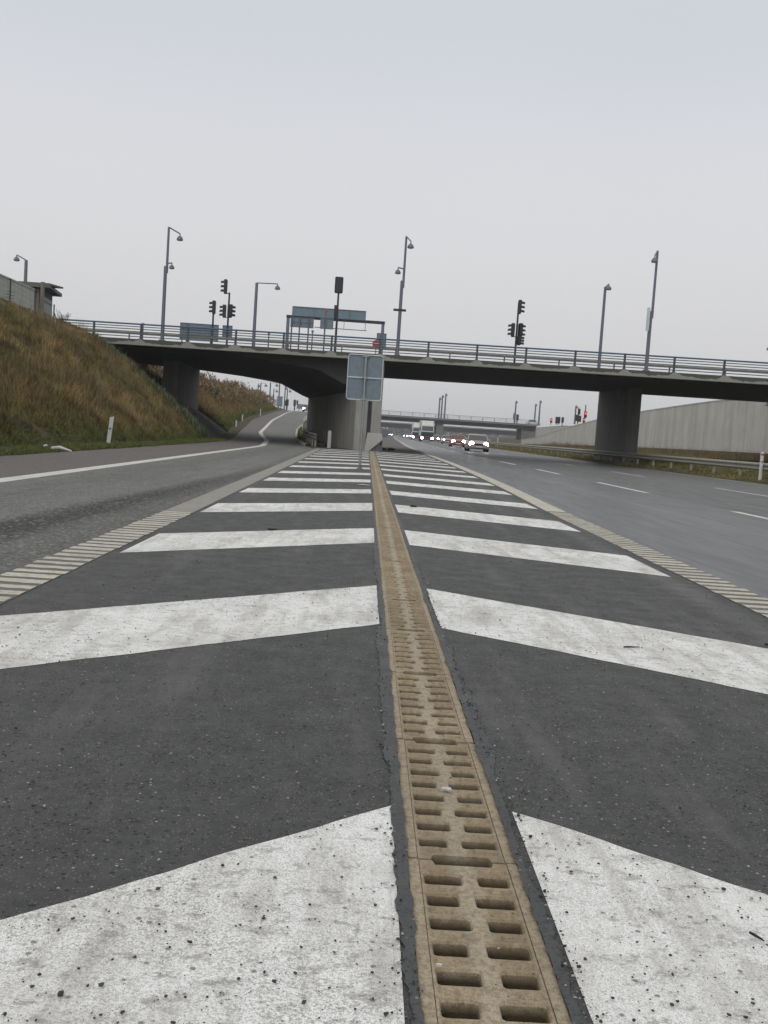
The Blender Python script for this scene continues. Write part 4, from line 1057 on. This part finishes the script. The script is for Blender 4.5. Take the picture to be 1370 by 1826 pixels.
N = 9000; Yv = 45+110*RNG.uniform(0, 1, N)**1.3; k = vnoise(Yv, Yv*0, 1.5, 31) > .35; Yv = Yv[k]; N = len(Yv); s_ = np.interp(Yv, *zip(*SH)); X = 30-s_-np.abs(RNG.normal(0, 1.2, N))-.15
C = np.where(RNG.uniform(0, 1, N)[:, None] < .5, STR*.5, BRN*1.6)*RNG.uniform(.6, 1.3, N)[:, None]
blades('dry_reeds', np.stack([X+s_, Yv, np.full(N, .70)], 1), RNG.uniform(.3, 1.1, N), RNG.uniform(.012, .03, N), C, .35)
# ground cover between ramp and motorway beyond the bridge
N = 16000; Yv = 58+120*RNG.uniform(0, 1, N)**1.2; rc = np.interp(Yv, *zip(*RC)); z = np.interp(Yv, *zip(*ZR)); u = RNG.uniform(0, 1, N)
C = mixc(GRN*1.6, OLV*1.6, u)*RNG.uniform(.6, 1.4, N)[:, None]
blades('kerb_grass', np.stack([rc+.2+u*1.2, Yv, z-.02-u*.15], 1), RNG.uniform(.08, .3, N), RNG.uniform(.02, .04, N), C, .5)

# ------------------------------------------------------------------ far bridges
def far_bridge(label, Y, x0, x1, zs, zt, depth, piers, post=6.0):
    t = thing('far_bridge', label, 'bridge', ((x0+x1)/2, Y, 0), world=True)
    b = MB(); b.box(x0, x1, Y, Y+.5, zt-.55, zt); b.build('fascia', M['farconc'], t)
    b = MB(); b.box(x0, x1, Y+.9, Y+depth, zs, zt-.3); b.build('deck', M['soffit'], t)
    for (px, w, d) in piers: b = MB(); b.box(px-w/2, px+w/2, Y+1.5, Y+1.5+d, -.2, zs+.02); b.build('pier', M['pier'], t)
    r = thing('far_railing', 'thin railing along the '+label.split(' crossing')[0], 'railing', ((x0+x1)/2, Y, zt), world=True)
    b = MB(); b.box(x0, x1, Y+.1, Y+.2, zt+1.0, zt+1.1); b.build('top_rail', M['railgrey'], r)
    b = MB()
    for q in (.35, .7): b.box(x0, x1, Y+.12, Y+.18, zt+q, zt+q+.05)
    b.build('rail', M['railgrey'], r)
    n = int((x1-x0)/post)
    for i in range(n+1):
        x = x0+i*post; b = MB(); b.box(x-.06, x+.06, Y+.08, Y+.22, zt, zt+1.0); b.build('post', M['railgrey'], r)
    return t
fb = far_bridge('second bridge crossing the motorway beyond the near one', 280, -10, 48.3, 4.85, 6.35, 11, [(21.2, 1.9, 8)], 3.3)
b = MB(); b.box(44.3, 50, 281.6, 291, -.2, 4.83); b.build('abutment', M['pier'], fb)
far_bridge('third bridge crossing far behind the second one', 450, -20, 110, 3.9, 6.3, 12, [(33, 2.2, 9)], 8)
# ------------------------------------------------------------------ distant lamps, signals, signs
FL = 'distant street lamps at the junction up the ramp'
far_l = [((418.8, 679.4), 234, -.0, 0), ((449.8, 690), 262, .0, 0), ((461.4, 684), 243, 0, 0), ((465.8, 682.6), 238, 1.2, 0), ((482.8, 682), 229, 1.5, 0), ((488.8, 693.5), 262, .8, 0), ((499.3, 680.8), 222, 1.3, 0), ((513, 693.4), 258, .7, 0), ((509.2, 688.6), 243, .3, 0)]
flab = ['lone distant lamp above the shrubs, leftmost beyond the left pier', 'distant lamp standing second from left above the far shrubs', 'distant lamp, left one of the close pair beyond the bridge', 'distant lamp, right one of the close pair, with a broad head',
        'distant lamp with its arm to the right, between the pair and the grey board', 'short distant lamp left of the grey board up the ramp', 'distant lamp directly above the grey board up the ramp', 'distant lamp at the right end of the junction group', 'thick distant lamp pole right of the grey board up the ramp']
for (p, Y, dx, _), lb in zip(far_l, flab):
    q = at(*p, Y); zb = 5.0
    lamp(lb, q.x, Y, zb, q.z, [(q.z, dx if dx else .12, -.2, -.15, 2.2)], w=.17, group=FL, n=6)
FR = 'distant street lamps around the second bridge'
for (p, b0, Y), lb in zip([((784.8, 709), 745.8, 286), ((789.6, 705), 745.8, 290), ((795.6, 702), 745.8, 283), ((920.7, 715), 757, 284), ((955.7, 720.6), 757, 292), ((963.9, 714.3), 759, 283), ((1027.4, 723.8), 756, 172)],
      ['distant lamp on the second bridge, left of three together', 'distant lamp on the second bridge, middle of three together', 'distant lamp on the second bridge, right and tallest of three together', 'distant lamp on the right half of the second bridge beside two signals', 'distant lamp behind the white lorry on the second bridge', 'distant lamp at the right end of the second bridge', 'distant lamp above the far wall left of the red lights']):
    q = at(*p, Y); g = at(p[0], b0, Y)
    lamp(lb, q.x, Y, min(g.z, 6.35 if Y > 200 else 9), q.z, [(q.z, .1, -.2, .1, 2.3 if Y > 200 else 1.5)], w=.24 if Y > 200 else .15, group=FR, n=6)
def far_signal(label, x, ytop, ybot, Y, heads, w=.12):
    a, c = at(x, ytop, Y), at(x, ybot, Y); t = thing('traffic_signal', label, 'traffic light', (a.x, Y, c.z), 'distant traffic signals')
    b = MB(); b.tube([(0, 0, 0), (0, 0, a.z-c.z)], w, 6); b.build('pole', M['pole_dark'], t)
    for dx, dz, sc, mm in heads:
        b = MB(); b.box(dx-.2*sc, dx+.2*sc, -.35, -.12, a.z-c.z-dz-.95*sc, a.z-c.z-dz); h = b.build('signal_head', M['black'], t)
        if mm: b = MB(); b.lathe((dx, -.36, a.z-c.z-dz-.3*sc), [(.15*sc, 0), (.13*sc, -.04), (.05*sc, -.06)], 10, 'y'); b.build('lit_lens', M[mm], h)
    return t
far_signal('distant signal beside the lamp on the second bridge, left one', 918, 737, 756, 284.5, [(0, 0, 1.8, None)])
far_signal('distant signal beside the lamp on the second bridge, right one', 922.6, 739, 756, 285, [(.1, 0, 1.8, None)])
far_signal('distant signal on the far wall showing a tiny red light', 983.2, 746, 758, 190, [(0, 0, .9, 'redlamp')], .07)
far_signal('distant dark signal on the far wall, left of a close pair', 993.2, 743.5, 758, 190, [(0, 0, 1.3, None)], .07)
far_signal('distant dark signal on the far wall, right of a close pair', 996.8, 743.5, 758, 191, [(0, 0, 1.3, None)], .07)
far_signal('distant dark signal on the far wall, right of the pair', 1003.5, 744, 759, 189, [(0, 0, 1.1, None)], .09)
far_signal('cluster of dark distant signals left of the glowing red lights', 1032.5, 727, 756, 165, [(.05, .2, 1.0, None), (-.3, 1.2, 1.1, None), (.25, 1.3, 1.1, None)], .1)
far_signal('distant signal pole with two glowing red lights behind the right pier gap', 1045, 722, 756, 150, [(.0, 1.0, 1.0, 'redlamp'), (-.15, 2.0, .8, 'redlamp')], .08)
far_signal('distant signal cluster above the ramp right of the grey board', 513, 712, 731, 245, [(0, 0, 1.7, None), (-.5, .3, 1.4, None)], .15)
far_signal('distant signal pole standing alone left of the teal board up the ramp', 526.3, 713, 732, 235, [(0, 0, 1.5, None), (.6, .1, 1.0, None)], .15)
def far_board(label, x0, y0, x1, y1, Y, yb, m='teal'):
    A, B = at(x0, y0, Y), at(x1, y1, Y); g = at((x0+x1)/2, yb, Y).z; cxm = (A.x+B.x)/2
    t = thing('sign_board', label, 'sign', (cxm, Y, g), 'distant sign boards')
    b = MB(); b.box(A.x-cxm, B.x-cxm, -.05, .05, B.z-g, A.z-g); b.build('panel', M[m], t)
    b = MB(); b.box(A.x-cxm-.08, B.x-cxm+.08, -.08, -.051, A.z-g-.1, A.z-g+.1); b.box(A.x-cxm-.08, B.x-cxm+.08, -.08, -.051, B.z-g-.1, B.z-g+.08); b.build('frame', M['pole'], t)
    for s_ in (.25, .75): x = (A.x + (B.x-A.x)*s_)-cxm; b = MB(); b.box(x-.08, x+.08, .051, .2, 0, A.z-g); b.build('post', M['pole'], t)
far_board('grey-blue distant board among the lamps up the ramp', 495, 707.5, 503.5, 724, 215, 731)
far_board('wide teal distant board at the top of the ramp', 529.8, 721, 545.8, 729, 260, 732.5)
A = at(356.5, 698, 120); B = at(371, 687.5, 120); t = thing('sign_rack', 'open steel sign frame on the bank just beyond the left pier', 'sign frame', (A.x, 120, 4.4))
b = MB(); w_ = B.x-A.x
for i in range(4): b.box(w_*i/3-.03, w_*i/3+.03, 0, .06, -.5, B.z-4.4)
b.build('upright', M['pole'], t); b = MB()
for zz in (A.z-4.4, (A.z+B.z)/2-4.4, B.z-4.4): b.box(-.05, w_+.05, -.06, -.001, zz-.03, zz+.03)
b.build('crossbar', M['pole'], t)
p = at(686.5, 772.5, 150); t = thing('round_sign', 'round dark sign back beside the far end of the central barrier', 'road sign', (p.x, 150, 0))
b = MB(); b.lathe((0, 0, p.z), [(.55, .03), (.57, 0), (.55, -.03)], 20, 'y'); b.build('sign_disc', M['pole'], t)
b = MB(); b.tube([(0, .06, 0), (0, .06, p.z+.3)], .05, 8); b.build('post', M['galv'], t)
# distant woods
N = 14000; X = RNG.uniform(-260, 420, N); Yv = RNG.uniform(880, 960, N); hh = (5+7*vnoise(X, X*0, 18, 41)); Z = RNG.uniform(0, 1, N)*hh
C = np.array([.05, .055, .045])*RNG.uniform(.6, 1.4, N)[:, None]*np.ones((N, 3))
blades('far_woods', np.stack([X, Yv, Z], 1), RNG.uniform(1.5, 3.5, N), RNG.uniform(1.2, 2.6, N), C, .7)

# ------------------------------------------------------------------ vehicles (front towards -Y)
def loft(b, rings):
    n = len(rings[0]); o = len(b.v)
    for r in rings: b.v += r
    for i in range(len(rings)-1):
        for j in range(n):
            a = o+i*n+j; c = o+i*n+(j+1) % n; b.f.append((a, c, c+n, a+n))
    b.f.append(tuple(o+j for j in range(n))[::-1]); b.f.append(tuple(o+(len(rings)-1)*n+j for j in range(n)))
def car(label, loc, colr, rz=0, van=False, lit=True, group='cars with lit headlights coming down the motorway', W_=.87, lr=.205):
    t = thing('car', label, 'car', loc, group, rz=rz)
    key = 'car_paint_%s' % str(colr)
    if key not in M: M[key] = mat('car_paint', colr, .25, .35)
    L0, L1 = -2.1, 2.1
    hood = .98 if van else .80
    st = [(L0, .80, .30, .58), (L0+.12, .93, .22, .70), (L0+.5, 1.0, .20, hood-.06), (-.95, 1.0, .20, hood+.08), (.2, 1.0, .20, .92), (1.3, 1.0, .22, .96), (1.9, .96, .26, .94), (L1, .85, .34, .80)]
    b = MB(); rings = []
    for y_, w, zb, zt in st:
        w = w*W_; rings.append([(-w*.94, y_, zb), (w*.94, y_, zb), (w, y_, zb+.12), (w, y_, zt-.16), (w*.93, y_, zt-.03), (w*.6, y_, zt+.02), (0, y_, zt+.035), (-w*.6, y_, zt+.02), (-w*.93, y_, zt-.03), (-w, y_, zt-.16), (-w, y_, zb+.12)])
    loft(b, rings); body = b.build('body', M[key], t, smooth=False)
    rt = 1.72 if van else 1.42
    cab = [(-.98, .80, .90), (-.35, .74, rt-.07), (-.1, .70, rt), (.9, .70, rt-.01), (1.35, .72, rt-.10), (1.85, .80, .93)]
    b = MB()
    # cabin: glass hull with a painted roof shell and pillars
    gl = [(-.98, .93, .92), (-.30, .80, rt-.09), (.95, .80, rt-.09), (1.75, .92, .93)]
    v = []
    for y_, w, z in gl: v += [(-w*W_, y_, z), (w*W_, y_, z)]
    v += [(-W_*.95, -1.0, .80), (W_*.95, -1.0, .80), (-W_*.95, 1.8, .80), (W_*.95, 1.8, .80)]
    b.add(v, [(0, 1, 3, 2), (2, 3, 5, 4), (4, 5, 7, 6), (0, 2, 4, 6, 10, 8), (1, 9, 11, 7, 5, 3), (8, 9, 1, 0), (6, 7, 11, 10)])
    b.build('windows', M['glass'], t)
    b = MB(); w = .80*W_
    b.add([(-w-.01, -.33, rt-.10), (w+.01, -.33, rt-.10), (w*.9, -.22, rt-.03), (-w*.9, -.22, rt-.03), (w*.9, .9, rt-.02), (-w*.9, .9, rt-.02), (w+.01, 1.0, rt-.10), (-w-.01, 1.0, rt-.10), (0, -.2, rt+.0), (0, .9, rt+.01)],
          [(0, 1, 2, 8, 3), (3, 8, 9, 5), (8, 2, 4, 9), (1, 6, 4, 2), (0, 3, 5, 7), (7, 5, 9, 4, 6)])
    for s_ in (-1, 1):
        b.tube([(s_*.935*W_, -1.0, .91), (s_*.81*W_, -.30, rt-.08)], .035, 5); b.tube([(s_*.81*W_, .95, rt-.08), (s_*.93*W_, 1.76, .93)], .05, 5); b.tube([(s_*.945*W_, .30, .9), (s_*.81*W_, .30, rt-.08)], .03, 5)
    b.build('roof', M[key], t)
    for s_ in (-1, 1):
        for y_ in (-1.3, 1.3):
            b = MB(); b.lathe((s_*(W_-.10), y_, .31), [(.29, -.10), (.31, -.07), (.31, .07), (.29, .10)], 16, 'x'); wh = b.build('wheel', M['rubber'], t)
            b = MB(); b.lathe((s_*(W_-.0), y_, .31), [(.19, -.03), (.19, .012), (.05, .02)], 12, 'x'); b.build('rim', M['galv'], wh)
        b = MB(); b.lathe((s_*W_*.66, L0+.055, .60), [(lr, .03), (lr, -.0), (lr*.7, -.035)], 14, 'y'); b.build('headlight', M['head'] if lit else M['dimhead'], t)
        b = MB(); b.lathe((s_*(W_+.09), -.72, .98), [(.05, -.09), (.08, -.06), (.08, .06), (.05, .09)], 8, 'x'); b.build('wing_mirror', M[key], t)
    b = MB(); b.box(-.34, .34, L0-.02, L0+.02, .50, .66); b.build('grille', M['black'], t)
    b = MB(); b.box(-.26, .26, L0-.035, L0-.005, .34, .45); b.build('number_plate', M['white'], t)
    b = MB(); b.box(-.62, .62, L0-.012, L0+.05, .24, .32); b.build('air_intake', M['black'], t)
    return t
car('silver-brown car with bright headlights, nearest on the motorway', (9.3, 82, 0), (.36, .32, .31), rz=-.03)
car('dark red car with bright headlights, directly behind the nearest car', (10.6, 113, 0), (.36, .085, .085), rz=-.03)
car('pale small car with orange side light, third behind the red car', (at(797.5, 780, 160).x, 160, 0), (.35, .30, .30), rz=-.03, lr=.12)
car('silver car half hidden right of the white lorry', (at(775.5, 780, 200).x, 200, 0), (.35, .36, .38), rz=-.03)
def lorry(label, loc, rz, lit=True, group='lorries on the motorway'):
    t = thing('lorry', label, 'lorry', loc, group, rz=rz)
    b = MB(); b.box(-1.25, 1.25, 2.3, 14, 1.0, 3.95); b.build('trailer', M['white'], t)
    b = MB(); v = [(-1.22, 0, .9), (1.22, 0, .9), (1.25, 2.2, .9), (-1.25, 2.2, .9), (-1.22, 0, 2.0), (1.22, 0, 2.0), (-1.16, .18, 2.95), (1.16, .18, 2.95), (-1.2, 2.2, 2.98), (1.2, 2.2, 2.98)]
    b.add(v, [(0, 1, 5, 4), (4, 5, 7, 6), (6, 7, 9, 8), (0, 4, 6, 8, 3), (1, 2, 9, 7, 5), (3, 8, 9, 2), (0, 3, 2, 1)]); b.build('cab', M['white'], t)
    b = MB(); b.add([(-1.1, .25, 2.985), (1.1, .25, 2.985), (1.15, 1.9, 2.985), (-1.15, 1.9, 2.985), (-1.0, .9, 3.78), (1.0, .9, 3.78), (1.1, 1.95, 3.88), (-1.1, 1.95, 3.88)], [(0, 1, 5, 4), (4, 5, 6, 7), (1, 2, 6, 5), (0, 4, 7, 3), (3, 7, 6, 2)]); b.build('roof_deflector', M['white'], t)
    b = MB(); b.add([(-1.08, -.012, 2.0), (1.08, -.012, 2.0), (1.04, .158, 2.86), (-1.04, .158, 2.86)], [(0, 1, 2, 3)]); b.build('windscreen', M['glass'], t)
    b = MB(); b.box(-1.15, 1.15, -.05, -.004, .95, 1.80); b.build('grille', M['black'], t)
    if 'lorry_red' not in M: M['lorry_red'] = mat('lorry_red', (.09, .03, .035), .4)
    b = MB(); b.box(-1.24, 1.24, -.12, .25, .32, .92); b.build('bumper', M['lorry_red'], t)
    for s_ in (-1, 1):
        b = MB(); b.lathe((s_*.95, -.13, .66), [(.21, .02), (.2, -.02), (.1, -.04)], 12, 'y'); b.build('headlight', M['head'] if lit else M['dimhead'], t)
        b = MB(); b.box(s_*1.42-.09, s_*1.42+.09, -.2, -.05, 1.95, 2.65); b.build('wing_mirror', M['black'], t)
        for y_ in (1.0, 9.5, 11.0):
            b = MB(); b.lathe((s_*1.05, y_, .5), [(.46, -.17), (.5, -.14), (.5, .14), (.46, .17)], 14, 'x'); b.build('wheel', M['rubber'], t)
    return t
lorry('white lorry with a grey cab front and lit headlights behind the cars', (at(761.8, 780, 186).x, 186, 0), -.03)
lorry('second lorry almost hidden left of the white lorry', (at(744.3, 780, 235).x, 235, 0), -.03)
car('white van driving over the right end of the second bridge', (at(951, 752, 287).x, 287, 6.15), (.55, .55, .54), rz=pi/2, van=True, lit=False, group='vehicles on the far bridges')
fars = [(722.8, 420), (729, 430), (734.5, 400), (715, 520), (697, 640), (704, 600), (691, 700), (738.5, 330)]
fl = ['distant car with lit headlights, left one of a bright row of four', 'distant car with lit headlights, second of a bright row', 'distant car with lit headlights, third of a bright row', 'small distant dark car left of the bright row of headlights', 'very distant car with pale lights near the central barrier', 'very distant car between the barrier and the dark car', 'farthest tiny car with lights nearest the barrier end', 'distant car with lit headlights just left of the second lorry']
for (px, Y), lb in zip(fars, fl):
    car(lb, (at(px, 778, Y).x, Y, 0), (.10, .10, .11), group='far-off cars on the motorway', lit='dark' not in lb, lr=.2)
p = at(548.3, 729, 205); car('dark car with headlights coming over the top of the ramp', (p.x, 205, zr(205)), (.06, .03, .03), rz=.0, group='cars on the ramp', lr=.2)

# ------------------------------------------------------------------ loose stones and litter
def stones(name, N, region, sizes, cols, seed):
    r = np.random.default_rng(seed); V = []; F = []; CC = []
    ico = np.array([(0, 0, 1), (.89, 0, .45), (.28, .85, .45), (-.72, .53, .45), (-.72, -.53, .45), (.28, -.85, .45), (.72, .53, -.45), (-.28, .85, -.45), (-.89, 0, -.45), (-.28, -.85, -.45), (.72, -.53, -.45), (0, 0, -1)])
    fi = [(0,1,2),(0,2,3),(0,3,4),(0,4,5),(0,5,1),(1,6,2),(2,7,3),(3,8,4),(4,9,5),(5,10,1),(6,7,2),(7,8,3),(8,9,4),(9,10,5),(10,6,1),(11,7,6),(11,8,7),(11,9,8),(11,10,9),(11,6,10)]
    n = 0
    while n < N:
        x, y_ = region(r)
        if abs(x-xdr(y_)) < .125 and r.uniform() < .9: continue
        s = sizes[0]*(sizes[1]/sizes[0])**(r.uniform()**2.6)
        q = ico*r.uniform(.6, 1.15, (12, 1))*s*np.array([r.uniform(.8, 1.3), r.uniform(.7, 1.2), r.uniform(.45, .8)])
        a = r.uniform(0, 6.3); R = np.array([[cos(a), -sin(a), 0], [sin(a), cos(a), 0], [0, 0, 1]])
        q = q @ R.T + np.array([x, y_, .006+s*.28]); o = len(V); V += [tuple(p) for p in q]; F += [(i+o, j+o, k+o) for i, j, k in fi]
        c = cols[r.choice(len(cols), p=[.62, .16, .10, .12])]; CC += [(*c, 1)]*12; n += 1
    me = bpy.data.meshes.new(name); me.from_pydata(V, [], F); me.update(); me.materials.append(M['stone'])
    ca = me.color_attributes.new('Col', 'FLOAT_COLOR', 'POINT'); ca.data.foreach_set('color', np.array(CC).ravel())
    o = bpy.data.objects.new(name, me); COL.objects.link(o); o['kind'] = 'stuff'
SC = [(.028, .028, .031), (.075, .06, .045), (.30, .29, .27), (.045, .045, .05)]
def rg(r):
    y_ = 1.35*(12/1.35)**r.uniform(); return r.uniform(max(-1.65, -.45*y_), min(2.45, .47*y_)), y_
stones('loose_gravel', 6500, rg, (.0011, .0048), SC, 5)
stones('loose_gravel', 150, lambda r: ((lambda y_: (r.uniform(max(-1.6, -.45*y_), min(2.4, .45*y_)), y_))(1.5*(9/1.5)**r.uniform())), (.0035, .0065), SC, 6)
stones('loose_gravel', 900, lambda r: (lambda y_: (xdr(y_)+(1 if r.uniform() < .75 else -1)*(.145+abs(r.normal(0, .02))), y_))(1.4+6*r.uniform()**1.5), (.0013, .006), SC, 8)
def twig(label, x, y_, L, a, r_=.004):
    b = MB(); P = [Vector((x, y_, .012))]; d = a
    for i in range(4): d += random.uniform(-.25, .25); P.append(P[-1]+Vector((cos(d), sin(d), random.uniform(-.03, .06)))*L/4)
    b.tube(P, [r_, r_*1.1, r_, r_*.8, r_*.5], 6); tag(b.build('twig', M['twig']), label, 'twig')
def gxy(px, py): d = ray(px, py); q = d*(-CAMH/d.z); return q.x, q.y
twig('thin dark twig lying on the second white stripe at the right', *gxy(1112, 1158), .085, 0.0)
twig('short bent dark twig on the nearest right stripe by the photo edge', *gxy(1336, 1673), .035, -1.0, .003)
twig('dark twig at the right edge on the second stripe', *gxy(1363, 1153), .06, -.3, .005)
twig('dark clump of twigs on the asphalt behind the third left stripe', *gxy(478, 946), .09, .2, .008)
twig('dark lump lying on the fourth stripe right of the drain', *gxy(732, 904), .09, .1, .014)
# white scraps
def scrap(label, px, py, s, name='litter', z=.012):
    x, y_ = gxy(px, py) if z < .1 else (0, 0); n = 9; b = MB(); v = []
    for i in range(n): a = 2*pi*i/n; r_ = s*random.uniform(.5, 1.1); v.append((x+cos(a)*r_*1.6, y_+sin(a)*r_, z))
    b.add(v+[(p[0], p[1], p[2]+.004) for p in v], [tuple(range(n, 2*n))] + [(i, (i+1) % n, n+(i+1) % n, n+i) for i in range(n)]); tag(b.build(name, M['white']), label, 'litter')
scrap('white splash of dried paint on the drain block', 797, 1410, .011, 'paint_splash', .0035)
scrap('white scrap lying left of the drain near the sign', 652, 866, .10)
scrap('small white fleck on the drain block at the bottom left', 783, 1726, .004, 'paint_splash', .0035)
p = at(106, 797, 21.7)
b = MB(); b.tube([(p.x-.22, 21.9, .16), (p.x, 21.75, .19), (p.x+.3, 21.6, .13)], [.03, .035, .015], 6); tag(b.build('litter', M['white']), 'long white plastic scrap in the grass at the foot of the bank', 'litter')
p = at(81, 795, 21.9); b = MB(); b.tube([(p.x-.03, 21.9, p.z), (p.x+.04, 21.9, p.z+.02)], .02, 6); tag(b.build('litter', M['white']), 'tiny white scrap in the grass left of the long one', 'litter')
# damp November air: one even box of haze round everything
b = MB(); b.box(-930, 930, -80, 3030, -1.6, 17)
hz = bpy.data.materials.new('haze'); hz.use_nodes = True; t_ = hz.node_tree; t_.nodes.clear()
pv = t_.nodes.new('ShaderNodeVolumePrincipled'); pv.inputs['Color'].default_value = (.86, .88, .92, 1); pv.inputs['Density'].default_value = .00045; pv.inputs['Anisotropy'].default_value = .3
mo = t_.nodes.new('ShaderNodeOutputMaterial'); t_.links.new(pv.outputs[0], mo.inputs['Volume'])
b.build('haze', hz)['kind'] = 'stuff'
for o in bpy.data.objects:
    if '_world' in o: del o['_world']
